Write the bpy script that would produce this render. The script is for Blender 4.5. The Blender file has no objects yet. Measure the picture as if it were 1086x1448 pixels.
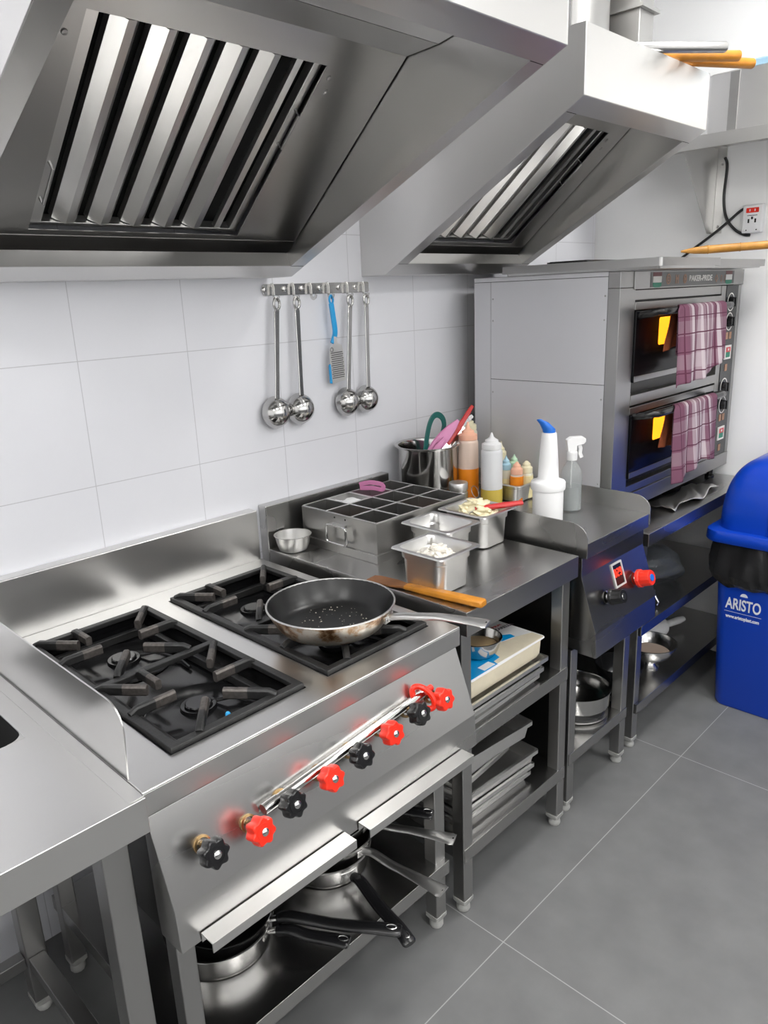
import bpy, math, random
from mathutils import Vector, Matrix
from math import sin, cos, pi, radians
random.seed(7)
SC = bpy.context.scene
COL = SC.collection
XR = 2.861                      # right wall

# ------------------------------------------------------------------ helpers
LOCAL = set()
def root_of(o):
    while o.parent: o = o.parent
    return o
def tag(o, label=None, cat=None, group=None, kind=None):
    if label: o['label'] = label
    if cat: o['category'] = cat
    if group: o['group'] = group
    if kind: o['kind'] = kind
    return o
def thing(name, label, cat, loc=(0,0,0), rz=0.0, group=None, local=False):
    o = bpy.data.objects.new(name, None); COL.objects.link(o)
    o.empty_display_size = .05
    o.location = loc; o.rotation_euler = (0,0,rz)
    if local: LOCAL.add(o)
    return tag(o, label, cat, group)
def copy_thing(root, loc, rz, label, group=None):
    def rec(o, parent):
        c = o.copy(); COL.objects.link(c); c.parent = parent
        for ch in list(o.children): rec(ch, c)
        return c
    r = rec(root, None); r.location = loc; r.rotation_euler = (0,0,rz)
    r['label'] = label
    if group: r['group'] = group
    return r

def rr(hx, hy, rad, n=5, cx=0, cy=0):
    rad = max(min(rad, hx-1e-4, hy-1e-4), 1e-4); pts = []
    for (sx, sy, a0) in ((1,1,0),(-1,1,90),(-1,-1,180),(1,-1,270)):
        for i in range(n+1):
            a = radians(a0 + 90*i/n)
            pts.append((cx+sx*(hx-rad)+rad*cos(a), cy+sy*(hy-rad)+rad*sin(a)))
    return pts

def frame(origin, z, x=(1,0,0)):
    z = Vector(z).normalized(); x = Vector(x); x = (x - z*x.dot(z)).normalized(); y = z.cross(x)
    m = Matrix((x, y, z)).transposed().to_4x4(); m.translation = Vector(origin); return m

class MB:
    def __init__(s, M=None): s.v = []; s.f = []; s.M = M
    def add(s, vs, fs, M=None):
        b = len(s.v); M = M or s.M
        for p in vs:
            p = Vector(p); s.v.append(M @ p if M else p)
        for q in fs: s.f.append([b+i for i in q])
        return s
    def box(s, x0, x1, y0, y1, z0, z1, M=None):
        vs = [(x,y,z) for x in (x0,x1) for y in (y0,y1) for z in (z0,z1)]
        return s.add(vs, [(0,1,3,2),(4,6,7,5),(0,4,5,1),(2,3,7,6),(0,2,6,4),(1,5,7,3)], M)
    def vox(s, xs, ys, zs, filled, M=None):
        nx, ny, nz = len(xs)-1, len(ys)-1, len(zs)-1
        F = lambda i,j,k: 0<=i<nx and 0<=j<ny and 0<=k<nz and bool(filled(i,j,k))
        idx = {}; vs = []; fs = []
        def V(i,j,k):
            if (i,j,k) not in idx: idx[(i,j,k)] = len(vs); vs.append((xs[i],ys[j],zs[k]))
            return idx[(i,j,k)]
        for i in range(nx):
            for j in range(ny):
                for k in range(nz):
                    if not F(i,j,k): continue
                    if not F(i-1,j,k): fs.append((V(i,j,k),V(i,j,k+1),V(i,j+1,k+1),V(i,j+1,k)))
                    if not F(i+1,j,k): fs.append((V(i+1,j,k),V(i+1,j+1,k),V(i+1,j+1,k+1),V(i+1,j,k+1)))
                    if not F(i,j-1,k): fs.append((V(i,j,k),V(i+1,j,k),V(i+1,j,k+1),V(i,j,k+1)))
                    if not F(i,j+1,k): fs.append((V(i,j+1,k),V(i,j+1,k+1),V(i+1,j+1,k+1),V(i+1,j+1,k)))
                    if not F(i,j,k-1): fs.append((V(i,j,k),V(i,j+1,k),V(i+1,j+1,k),V(i+1,j,k)))
                    if not F(i,j,k+1): fs.append((V(i,j,k+1),V(i+1,j,k+1),V(i+1,j+1,k+1),V(i,j+1,k+1)))
        return s.add(vs, fs, M)
    def prism(s, poly, a0, a1, axis='x', M=None):
        n = len(poly)
        def P(p, a): return {'x':(a,p[0],p[1]), 'y':(p[0],a,p[1]), 'z':(p[0],p[1],a)}[axis]
        vs = [P(p,a0) for p in poly] + [P(p,a1) for p in poly]
        fs = [tuple(range(n)), tuple(range(2*n-1, n-1, -1))]
        fs += [(i, i+n, (i+1)%n+n, (i+1)%n) for i in range(n)]
        return s.add(vs, fs, M)
    def loft(s, rings, cap0=True, cap1=True, M=None, closed=True):
        n = len(rings[0]); vs = [p for r_ in rings for p in r_]; fs = []
        for k in range(len(rings)-1):
            for i in range(n if closed else n-1):
                j = (i+1) % n
                fs.append((k*n+i, k*n+j, (k+1)*n+j, (k+1)*n+i))
        if cap0: fs.append(tuple(range(n-1,-1,-1)))
        if cap1: fs.append(tuple((len(rings)-1)*n+i for i in range(n)))
        return s.add(vs, fs, M)
    def rrloft(s, levels, n=5, cx=0, cy=0, cap0=True, cap1=True, M=None):
        return s.loft([[(x,y,z) for x,y in rr(hx,hy,rad,n,cx,cy)] for hx,hy,rad,z in levels], cap0, cap1, M)
    def lathe(s, prof, seg=32, c=(0,0,0), M=None, cap=False):
        rings = []; cap0 = cap1 = cap
        for r_, z in prof:
            r_ = max(r_, 1e-5)
            rings.append([(c[0]+r_*cos(2*pi*i/seg), c[1]+r_*sin(2*pi*i/seg), c[2]+z) for i in range(seg)])
        return s.loft(rings, cap0, cap1, M)
    def sweep(s, pts, sec, up=(0,0,1), scales=None, closed=False, caps=True, M=None):
        P = [Vector(p) for p in pts]; n = len(P); rings = []
        prev = None
        for i in range(n):
            if closed: t = (P[(i+1)%n]-P[i-1])
            else: t = P[min(i+1,n-1)]-P[max(i-1,0)]
            t = t.normalized()
            if up is not None:
                sd = t.cross(Vector(up))
                if sd.length < 1e-4: sd = prev if prev else t.orthogonal()
            else:
                sd = (prev - t*prev.dot(t)) if prev else t.orthogonal()
            sd = sd.normalized(); prev = sd; nn = sd.cross(t)
            k = scales[i] if scales else 1.0
            ka, kb = k if isinstance(k, tuple) else (k, k)
            rings.append([P[i]+sd*a*ka+nn*b*kb for a, b in sec])
        if closed: rings.append(rings[0])
        return s.loft(rings, caps and not closed, caps and not closed, M)
    def tube(s, pts, r_, seg=10, up=None, scales=None, closed=False, M=None):
        return s.sweep(pts, [(r_*cos(2*pi*i/seg), r_*sin(2*pi*i/seg)) for i in range(seg)], up, scales, closed, True, M)
    def strip(s, pts, w, t, up=(0,0,1), scales=None, M=None):
        e = min(w,t)*.25
        sec = [(w/2,-t/2+e),(w/2,t/2-e),(w/2-e,t/2),(-w/2+e,t/2),(-w/2,t/2-e),(-w/2,-t/2+e),(-w/2+e,-t/2),(w/2-e,-t/2)]
        return s.sweep(pts, sec, up, scales, M=M)
    def grid(s, nu, nv, fn, M=None, thick=0):
        vs = [fn(i/nu, j/nv) for j in range(nv+1) for i in range(nu+1)]
        fs = [(j*(nu+1)+i, j*(nu+1)+i+1, (j+1)*(nu+1)+i+1, (j+1)*(nu+1)+i) for j in range(nv) for i in range(nu)]
        return s.add(vs, fs, M)
    def build(s, name, mat, parent=None, bevel=0, seg=2, smooth=38, sub=0, label=None, solid=0, kind=None):
        off = Vector((0,0,0))
        if parent is not None:
            rt_ = root_of(parent)
            if rt_ not in LOCAL: off = rt_.location.copy()
        me = bpy.data.meshes.new(name)
        me.from_pydata([tuple(p-off) for p in s.v], [], s.f)
        me.validate(); me.update()
        import bmesh
        bm = bmesh.new(); bm.from_mesh(me); bmesh.ops.recalc_face_normals(bm, faces=bm.faces)
        bm.to_mesh(me); bm.free()
        for p in me.polygons: p.use_smooth = True
        me.set_sharp_from_angle(angle=radians(smooth))
        o = bpy.data.objects.new(name, me); COL.objects.link(o)
        if mat: me.materials.append(mat)
        if parent is not None: o.parent = parent
        if solid:
            m = o.modifiers.new('solidify','SOLIDIFY'); m.thickness = solid; m.offset = 0
        if bevel:
            m = o.modifiers.new('bevel','BEVEL'); m.width = bevel; m.segments = seg
            m.limit_method = 'ANGLE'; m.angle_limit = radians(40); m.harden_normals = True
        if sub:
            m = o.modifiers.new('subsurf','SUBSURF'); m.levels = sub; m.render_levels = sub
        if label: o['label'] = label
        if kind: o['kind'] = kind
        return o
    def solo(s, name, mat, label, cat, loc=None, group=None, local=False, **k):
        """a thing that is a single mesh; vertices are in world coordinates unless local"""
        if loc is None:
            xs=[p.x for p in s.v]; ys=[p.y for p in s.v]; zs=[p.z for p in s.v]
            loc = ((min(xs)+max(xs))/2, (min(ys)+max(ys))/2, min(zs))
        if not local: s.v = [p-Vector(loc) for p in s.v]
        o = s.build(name, mat, None, **k); o.location = loc
        return tag(o, label, cat, group)

# ------------------------------------------------------------------ materials
def newmat(name):
    m = bpy.data.materials.new(name); m.use_nodes = True
    nt = m.node_tree; b = nt.nodes['Principled BSDF']
    return m, nt, b
def simple(name, col, rough=.5, metal=0, spec=.5, coat=0, noise=0, bump=0, nscale=30, **kw):
    m, nt, b = newmat(name)
    c = (col[0],col[1],col[2],1)
    b.inputs['Base Color'].default_value = c
    b.inputs['Roughness'].default_value = rough; b.inputs['Metallic'].default_value = metal
    b.inputs['Specular IOR Level'].default_value = spec
    if coat: b.inputs['Coat Weight'].default_value = coat; b.inputs['Coat Roughness'].default_value = .08
    for k, v in kw.items(): b.inputs[k].default_value = v
    if noise or bump:
        tc = nt.nodes.new('ShaderNodeTexCoord'); n = nt.nodes.new('ShaderNodeTexNoise')
        n.inputs['Scale'].default_value = nscale; n.inputs['Detail'].default_value = 4
        nt.links.new(tc.outputs['Object'], n.inputs['Vector'])
        if noise:
            mx = nt.nodes.new('ShaderNodeMix'); mx.data_type = 'RGBA'; mx.blend_type = 'MULTIPLY'
            mx.inputs['Factor'].default_value = 1
            rp = nt.nodes.new('ShaderNodeMapRange'); rp.inputs['From Min'].default_value=.3; rp.inputs['From Max'].default_value=.7
            rp.inputs['To Min'].default_value = 1-noise; rp.inputs['To Max'].default_value = 1
            nt.links.new(n.outputs['Fac'], rp.inputs['Value'])
            mx.inputs[6].default_value = c
            nt.links.new(rp.outputs['Result'], mx.inputs[7]); nt.links.new(mx.outputs[2], b.inputs['Base Color'])
        if bump:
            bp = nt.nodes.new('ShaderNodeBump'); bp.inputs['Strength'].default_value = bump; bp.inputs['Distance'].default_value = .002
            nt.links.new(n.outputs['Fac'], bp.inputs['Height']); nt.links.new(bp.outputs['Normal'], b.inputs['Normal'])
    return m
def steel(name, base=.55, rough=.3, brush=(2,220,220), var=.03, bump=.0, tint=(1,.99,.97), metal=1.0, dents=0.0):
    dents *= .2
    m, nt, b = newmat(name)
    b.inputs['Metallic'].default_value = metal
    tc = nt.nodes.new('ShaderNodeTexCoord')
    mp = nt.nodes.new('ShaderNodeMapping'); mp.inputs['Scale'].default_value = tuple(3.0 if q > 50 else .6 for q in brush)   # smears run along the brushing
    n2 = nt.nodes.new('ShaderNodeTexNoise'); n2.inputs['Scale'].default_value = 2.5; n2.inputs['Detail'].default_value = 0.5
    L = nt.links.new
    L(tc.outputs['Object'], mp.inputs['Vector']); L(mp.outputs['Vector'], n2.inputs['Vector'])
    r1 = nt.nodes.new('ShaderNodeMapRange'); r1.inputs['To Min'].default_value = rough-var; r1.inputs['To Max'].default_value = rough+var
    ad = nt.nodes.new('ShaderNodeMath'); ad.operation = 'ADD'
    ml = nt.nodes.new('ShaderNodeMath'); ml.operation = 'MULTIPLY'; ml.inputs[1].default_value = .5
    L(n2.outputs['Fac'], ad.inputs[0]); L(n2.outputs['Fac'], ad.inputs[1]); L(ad.outputs[0], ml.inputs[0])
    L(ml.outputs[0], r1.inputs['Value']); r1.inputs['From Min'].default_value = .15; r1.inputs['From Max'].default_value = .85
    L(r1.outputs['Result'], b.inputs['Roughness'])
    r2 = nt.nodes.new('ShaderNodeMapRange'); r2.inputs['From Min'].default_value=.1; r2.inputs['From Max'].default_value=.9
    r2.inputs['To Min'].default_value = .99; r2.inputs['To Max'].default_value = 1.005
    L(n2.outputs['Fac'], r2.inputs['Value'])
    mx = nt.nodes.new('ShaderNodeMix'); mx.data_type='RGBA'; mx.blend_type='MULTIPLY'; mx.inputs['Factor'].default_value = 1
    mx.inputs[6].default_value = (base*tint[0], base*tint[1], base*tint[2], 1)
    L(r2.outputs['Result'], mx.inputs[7]); L(mx.outputs[2], b.inputs['Base Color'])
    if dents:
        n3 = nt.nodes.new('ShaderNodeTexNoise'); n3.inputs['Scale'].default_value = 4.5; n3.inputs['Detail'].default_value = 1
        L(tc.outputs['Object'], n3.inputs['Vector'])
        b2 = nt.nodes.new('ShaderNodeBump'); b2.inputs['Strength'].default_value = dents; b2.inputs['Distance'].default_value = .02
        L(n3.outputs['Fac'], b2.inputs['Height']); L(b2.outputs['Normal'], b.inputs['Normal'])
    return m

def grid_mat(name, axes, offs, pitch, base, grout, width, rough, bump=.3, mottled=0, spec=.5, nscale=5):
    """flat tiles: thin joints on a grid laid along two object axes (object origin = world origin)"""
    m, nt, b = newmat(name); L = nt.links.new
    tc = nt.nodes.new('ShaderNodeTexCoord'); sp = nt.nodes.new('ShaderNodeSeparateXYZ'); L(tc.outputs['Object'], sp.inputs[0])
    outs = []
    for ax, of, pi_ in zip(axes, offs, pitch):
        a = nt.nodes.new('ShaderNodeMath'); a.operation='SUBTRACT'; L(sp.outputs[ax], a.inputs[0]); a.inputs[1].default_value = of - pi_/2 - 50*pi_
        d = nt.nodes.new('ShaderNodeMath'); d.operation='DIVIDE'; L(a.outputs[0], d.inputs[0]); d.inputs[1].default_value = pi_
        f = nt.nodes.new('ShaderNodeMath'); f.operation='FRACT'; L(d.outputs[0], f.inputs[0])
        s_ = nt.nodes.new('ShaderNodeMath'); s_.operation='SUBTRACT'; L(f.outputs[0], s_.inputs[0]); s_.inputs[1].default_value=.5
        ab = nt.nodes.new('ShaderNodeMath'); ab.operation='ABSOLUTE'; L(s_.outputs[0], ab.inputs[0])
        lt = nt.nodes.new('ShaderNodeMath'); lt.operation='LESS_THAN'; L(ab.outputs[0], lt.inputs[0]); lt.inputs[1].default_value = width/pi_/2
        outs.append(lt)
    mx = nt.nodes.new('ShaderNodeMath'); mx.operation='MAXIMUM'; L(outs[0].outputs[0], mx.inputs[0]); L(outs[1].outputs[0], mx.inputs[1])
    n = nt.nodes.new('ShaderNodeTexNoise'); n.inputs['Scale'].default_value=nscale; n.inputs['Detail'].default_value=6; L(tc.outputs['Object'], n.inputs['Vector'])
    rp = nt.nodes.new('ShaderNodeMapRange'); rp.inputs['From Min'].default_value=.3; rp.inputs['From Max'].default_value=.7
    rp.inputs['To Min'].default_value=1-mottled; rp.inputs['To Max'].default_value=1+mottled; L(n.outputs['Fac'], rp.inputs['Value'])
    mu = nt.nodes.new('ShaderNodeMix'); mu.data_type='RGBA'; mu.blend_type='MULTIPLY'; mu.inputs['Factor'].default_value=1
    mu.inputs[6].default_value=(*base,1); L(rp.outputs['Result'], mu.inputs[7])
    c = nt.nodes.new('ShaderNodeMix'); c.data_type='RGBA'; L(mx.outputs[0], c.inputs['Factor']); L(mu.outputs[2], c.inputs[6]); c.inputs[7].default_value=(*grout,1)
    L(c.outputs[2], b.inputs['Base Color']); b.inputs['Roughness'].default_value = rough; b.inputs['Specular IOR Level'].default_value = spec
    iv = nt.nodes.new('ShaderNodeMath'); iv.operation='SUBTRACT'; iv.inputs[0].default_value=1; L(mx.outputs[0], iv.inputs[1])
    bp = nt.nodes.new('ShaderNodeBump'); bp.inputs['Strength'].default_value=bump; bp.inputs['Distance'].default_value=.001
    L(iv.outputs[0], bp.inputs['Height']); L(bp.outputs['Normal'], b.inputs['Normal'])
    return m
def emit(name, col, strength):
    m, nt, b = newmat(name)
    b.inputs['Base Color'].default_value = (*[min(1,c) for c in col],1)
    b.inputs['Emission Color'].default_value = (*col,1); b.inputs['Emission Strength'].default_value = strength
    return m
def clear(name, col, opacity, rough=.15):
    m, nt, b = newmat(name); L = nt.links.new
    b.inputs['Base Color'].default_value = (*col,1); b.inputs['Roughness'].default_value = rough
    t = nt.nodes.new('ShaderNodeBsdfTransparent'); mx = nt.nodes.new('ShaderNodeMixShader'); mx.inputs[0].default_value = opacity
    L(t.outputs[0], mx.inputs[1]); L(b.outputs[0], mx.inputs[2]); L(mx.outputs[0], nt.nodes['Material Output'].inputs['Surface'])
    return m
def plaid(name, ax, a0, a1, z0, z1):
    """woven check: vertical bands across the width, fine dark lines both ways"""
    m, nt, b = newmat(name); L = nt.links.new
    tc = nt.nodes.new('ShaderNodeTexCoord'); sp = nt.nodes.new('ShaderNodeSeparateXYZ'); L(tc.outputs['Object'], sp.inputs[0])
    def ramp(sock, lo, hi, stops):
        r_ = nt.nodes.new('ShaderNodeMapRange'); r_.inputs['From Min'].default_value=lo; r_.inputs['From Max'].default_value=hi; L(sp.outputs[sock], r_.inputs['Value'])
        c = nt.nodes.new('ShaderNodeValToRGB'); c.color_ramp.interpolation='CONSTANT'
        el = c.color_ramp.elements
        while len(el) < len(stops): el.new(.5)
        for e, (p, v) in zip(el, stops): e.position = p; e.color = (v,v,v,1)
        L(r_.outputs['Result'], c.inputs['Fac']); return c
    V = ramp(ax, a0, a1, [(0,0),(.20,.2),(.25,.9),(.30,.05),(.38,.5),(.44,1),(.48,.3),(.54,.9),(.59,.2),(.66,.7),(.70,.05),(.78,.9),(.83,.15),(.88,0)])
    Hh = ramp(2, z0, z1, [(0,0),(.22,.55),(.40,0),(.62,.4),(.80,0)])
    Ln = ramp(2, z0, z1, [(0,0),(.17,1),(.185,0),(.42,1),(.435,0),(.64,1),(.655,0),(.84,1),(.855,0)])
    Lv = ramp(ax, a0, a1, [(0,0),(.10,1),(.115,0),(.30,1),(.315,0),(.54,1),(.555,0),(.75,1),(.765,0)])
    mxa = nt.nodes.new('ShaderNodeMath'); mxa.operation='MAXIMUM'; L(Ln.outputs[0], mxa.inputs[0]); L(Lv.outputs[0], mxa.inputs[1])
    hs = nt.nodes.new('ShaderNodeMath'); hs.operation='MULTIPLY'; L(Hh.outputs[0], hs.inputs[0]); hs.inputs[1].default_value=.4
    a = nt.nodes.new('ShaderNodeMath'); a.operation='ADD'; a.use_clamp=True; L(V.outputs[0], a.inputs[0]); L(hs.outputs[0], a.inputs[1])
    c1 = nt.nodes.new('ShaderNodeMix'); c1.data_type='RGBA'; L(a.outputs[0], c1.inputs['Factor'])
    c1.inputs[6].default_value=(.175,.074,.115,1); c1.inputs[7].default_value=(.50,.43,.455,1)
    c2 = nt.nodes.new('ShaderNodeMix'); c2.data_type='RGBA'; L(mxa.outputs[0], c2.inputs['Factor']); L(c1.outputs[2], c2.inputs[6]); c2.inputs[7].default_value=(.10,.03,.055,1)
    L(c2.outputs[2], b.inputs['Base Color']); b.inputs['Roughness'].default_value=.9; b.inputs['Specular IOR Level'].default_value=.2
    n = nt.nodes.new('ShaderNodeTexNoise'); n.inputs['Scale'].default_value=400; L(tc.outputs['Object'], n.inputs['Vector'])
    bp = nt.nodes.new('ShaderNodeBump'); bp.inputs['Strength'].default_value=.3; bp.inputs['Distance'].default_value=.001; L(n.outputs['Fac'], bp.inputs['Height']); L(bp.outputs['Normal'], b.inputs['Normal'])
    return m

S_TOP   = steel('brushed_steel_tops', .70, .30, (2,260,260), dents=.10)
S_TOP_SHADED  = steel('brushed_steel_tops_shaded', .52, .28, (2,260,260), dents=.10)  # same steel as the cooker top, dark hood reflections put into the colour
S_APR_SHADED  = steel('brushed_steel_apron_shaded', .38, .26, (2,260,260), dents=.15)  # same steel as the cooker apron, darkened for its dark reflections
S_BOX   = steel('brushed_steel_box', .50, .30, (2,260,260))
S_HOOD  = steel('brushed_steel_hood', .66, .30, (3,3,260), dents=.12)
S_LIN   = steel('brushed_steel_lining', .50, .32, (200,4,4), dents=.12)
S_APR   = steel('brushed_steel_apron', .56, .28, (2,260,260), dents=.15)
S_LEG   = steel('brushed_steel_legs', .45, .33, (240,240,3))
S_SHELF = steel('steel_shelves', .46, .25, (3,240,240), dents=.15)
S_TRAY  = steel('aluminium_trays', .78, .36, (3,160,160))
S_PAN   = steel('polished_pan_steel', .68, .22, (90,90,3), bump=.0)
S_GN    = steel('satin_container_steel', .66, .34, (2,200,200), bump=.0)
S_MIR   = steel('mirror_steel', .52, .15, (4,4,4), var=.02, bump=.0)
S_SAT   = steel('satin_oven_steel', .38, .34, (3,220,220))
S_BAF   = steel('baffle_steel', .74, .30, (200,3,3), dents=.08)
CHROME  = steel('chrome', .66, .12, (4,4,4), var=.02, bump=.0)
BLACKVOID = simple('void_shade_black', (.006,.006,.006), .8)  # black for seams, plus shade put into channel, basin and handle holes
IRON    = simple('cast_iron', (.018,.018,.018), .42, noise=.3, bump=.25, nscale=160)
IRONTIP = simple('worn_iron', (.15,.135,.125), .45, metal=.6, noise=.4, bump=.2, nscale=120)
ENAMEL  = simple('black_enamel', (.010,.010,.011), .18, noise=.4, nscale=14)
BLACKP  = simple('black_bakelite', (.010,.010,.011), .22)
REDP    = simple('red_plastic', (.82,.030,.012), .28, spec=.5)
REDM    = simple('red_silicone', (.55,.03,.03), .4)
BLUEP   = simple('blue_bin_plastic', (.003,.050,.46), .28, bump=.05, nscale=60)
WHITEP  = simple('white_plastic', (.86,.86,.86), .35)
BLUECAP = simple('bright_blue_plastic', (.01,.15,.62), .35)
TEAL    = simple('dark_green_plastic', (.005,.11,.095), .35)
PINK    = simple('pink_plastic', (.62,.22,.42), .4)
SKYP    = simple('sky_blue_plastic', (.02,.36,.75), .35)
WOOD    = simple('varnished_wood', (.60,.235,.02), .38, noise=.35, nscale=22, bump=.05)
WOODD   = simple('dark_wood_blade', (.30,.12,.04), .45, noise=.4, nscale=25)
BAMBOO  = simple('bamboo', (.52,.24,.035), .40, noise=.3, nscale=30)
RUBBER  = simple('black_rubber_cable', (.012,.012,.013), .4)
FOOTP   = simple('light_grey_foot', (.50,.50,.48), .5, noise=.3)
BRASS   = simple('brass', (.45,.30,.14), .3, metal=1)
PAINTG  = simple('grey_oven_panel', (.60,.60,.625), .34, metal=.3, spec=.4)
GLASSB  = simple('black_oven_glass', (.003,.003,.004), .16, spec=.15)
NONSTK  = simple('nonstick_coating', (.008,.008,.008), .32, noise=.25, bump=.03, nscale=240)
FOOD    = simple('chopped_food', (.80,.74,.60), .6, noise=.2, bump=.4, nscale=60)
SALT    = simple('white_salt', (.86,.86,.86), .9, bump=.5, nscale=300)
BATTER  = simple('beige_batter', (.50,.36,.20), .4)
CREAM   = simple('cream_pack', (.80,.72,.55), .45, noise=.08, nscale=40)
LABELB  = simple('blue_label', (.0,.30,.68), .35)
LABELW  = simple('white_label', (.88,.88,.88), .4)
BAGP    = simple('black_bin_bag', (.016,.016,.017), .26, bump=.9, nscale=24)
DARKST  = steel('dark_steel_shade_panel', .07, .4, (3,200,200))  # dark steel, deepened to carry the shade under the worktable
PLASTER = simple('white_wall_paint', (.93,.93,.925), .6, bump=.04, nscale=90)
CEILM   = simple('ceiling_paint', (.90,.90,.90), .8)
TILE    = grid_mat('white_wall_tiles', (0,2), (.509,1.439), (.292,.298), (.78,.785,.825), (.56,.56,.59), .0020, .30, .25, .015)
FLOORM  = grid_mat('grey_floor_tiles', (0,1), (2.015,-.871), (1.036,1.036), (.170,.172,.172), (.36,.36,.355), .0026, .50, .2, .10, .35, 9)

# ------------------------------------------------------------------ camera
cam = bpy.data.cameras.new('camera'); co = bpy.data.objects.new('camera', cam); COL.objects.link(co)
Rv = Vector((.6956829,-.7172770,-.0392296)); Dv = Vector((-.2257905,-.1664969,-.9598424)); Fv = Vector((.6819413,.6766036,-.2777834))
mw = Matrix((Rv, -Dv, -Fv)).transposed().to_4x4(); mw.translation = Vector((-.2655991,-1.7488124,1.5614076))
co.matrix_world = mw
cam.sensor_fit = 'VERTICAL'; cam.sensor_height = 36; cam.lens = 1064.8516/1448*36; cam.clip_start = .02
SC.camera = co

# ------------------------------------------------------------------ room
def struct(mb, name, mat, **k):
    o = mb.build(name, mat, **k); o['kind'] = 'structure'; return o
struct(MB().box(-2.3,XR+.1,0,.1,-.1,2.95), 'wall_back', TILE)
struct(MB().box(XR,XR+.1,-3.5,0,-.1,2.95), 'wall_right', PLASTER)
struct(MB().box(-2.4,-2.3,-3.5,.1,-.1,2.95), 'wall_left', PLASTER)
struct(MB().vox([-2.4,-1.0,2.5,XR+.1],[-3.6,-3.5],[-.1,1.0,2.45,2.95],lambda i,j,k: not(i==1 and k==1)), 'wall_front', PLASTER)  # opening added in the unseen wall to let sky light in
WF = simple('added_window_frame_white', (.8,.8,.8), .4)
struct(MB().vox([-1.0,-.95,.725,.775,2.45,2.5],[-3.56,-3.51],[1.0,1.05,2.40,2.45],lambda i,j,k: i in(0,2,4) or k in(0,2)), 'added_window_1', WF)  # unseen window frame, made up together with the opening for light
ADDED_DADO = simple('added_dado_grey', (.22,.22,.222), .4)
struct(MB().box(-2.299,XR-.001,-3.4995,-3.485,.001,.985), 'added_trim_1', ADDED_DADO)  # unseen grey lower wall, added to deepen reflections in the steel
DOORM = simple('added_door_dark', (.03,.034,.045), .35)
d1 = struct(MB().box(XR-.012,XR-.0005,-2.55,-1.45,.002,2.08), 'added_door_1', DOORM, bevel=.002)  # unseen dark door, added so the right hand steel reflects something dark
MB().tube([(XR-.0125,-1.56,1.0),(XR-.06,-1.56,1.0),(XR-.06,-1.68,1.0)],.009,10).build('door_handle', FOOTP, d1)
struct(MB().box(-2.3,XR,-3.5,0,-.1,0), 'floor', FLOORM)
struct(MB().box(-2.4,XR+.1,-3.6,.1,2.85,2.95), 'ceiling', CEILM)
ADDED_LAMP = emit('added_led_panel', (1,.99,.97), 15.5)  # unseen ceiling lamps, added to light the room
FRM = simple('added_lamp_frame_white', (.8,.8,.8), .5)
k = 0
for x in (-1.3, .35, 1.95):
    for y in (-1.15, -2.6):
        k += 1
        where = {(-1.3):'on the left',.35:'in the middle',1.95:'on the right'}[x] + (' near the cooking line' if y>-2 else ' at the back of the room')
        t = thing('added_ceiling_light', 'square white ceiling panel lamp, lit, added out of view, ' + where, 'added ceiling light', (x,y,2.85), group='added ceiling panel lamps')
        MB().vox([x-.32,x-.30,x+.30,x+.32],[y-.32,y-.30,y+.30,y+.32],[2.815,2.85],lambda i,j,k_: not(i==1 and j==1)).build('frame', FRM, t)
        MB().box(x-.30,x+.30,y-.30,y+.30,2.822,2.832).build('diffuser', ADDED_LAMP, t)
w = bpy.data.worlds.new('world'); SC.world = w; w.use_nodes = True
w.node_tree.nodes['Background'].inputs[0].default_value = (1,1,1,1); w.node_tree.nodes['Background'].inputs[1].default_value = 1.8
SC.view_settings.view_transform = 'Standard'; SC.view_settings.look = 'None'; SC.view_settings.gamma = 1
SC.view_settings.exposure = 0.22
SC.view_settings.use_curve_mapping = False

def text_mesh(name, body, size, mat, M, parent, extrude=.0004, off=True, bold=0.0, sx=1.0):
    cu = bpy.data.curves.new(name, 'FONT'); cu.body = body; cu.size = size; cu.extrude = extrude
    cu.align_x = 'CENTER'; cu.align_y = 'CENTER'; cu.offset = bold
    ob = bpy.data.objects.new(name, cu); COL.objects.link(ob)
    dg = bpy.context.evaluated_depsgraph_get(); dg.update()
    me = bpy.data.meshes.new_from_object(ob.evaluated_get(dg))
    bpy.data.objects.remove(ob); bpy.data.curves.remove(cu)
    o_ = Vector((0,0,0)) if root_of(parent) in LOCAL else root_of(parent).location
    for v in me.vertices:
        p = v.co.copy(); p.x *= sx
        v.co = (M @ p) - o_
    me.name = name; me.materials.clear(); me.materials.append(mat)
    o = bpy.data.objects.new(name, me); COL.objects.link(o); o.parent = parent
    return o
def leg_with_foot(T, x0, y0, ztop, w=.037, mat=None, zb=.036):
    l = MB().box(x0,x0+w,y0,y0+w,zb,ztop).build('leg', mat or S_LEG, T, bevel=.003)
    cx, cy = x0+w/2, y0+w/2
    f = MB().rrloft([(w/2+.0015,w/2+.0015,.004,zb+.004),(w/2+.0015,w/2+.0015,.004,zb-.006),(w/2-.001,w/2-.001,.010,zb-.012)], cx=cx, cy=cy)
    f.lathe([(0,.0),(.0165,0),(.0185,.004),(.0185,.012),(.015,.018),(.013,zb-.008),(0,zb-.008)], 12, (cx,cy,0))
    f.build('foot', FOOTP, l, label='light grey plastic foot')
    return l
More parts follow.
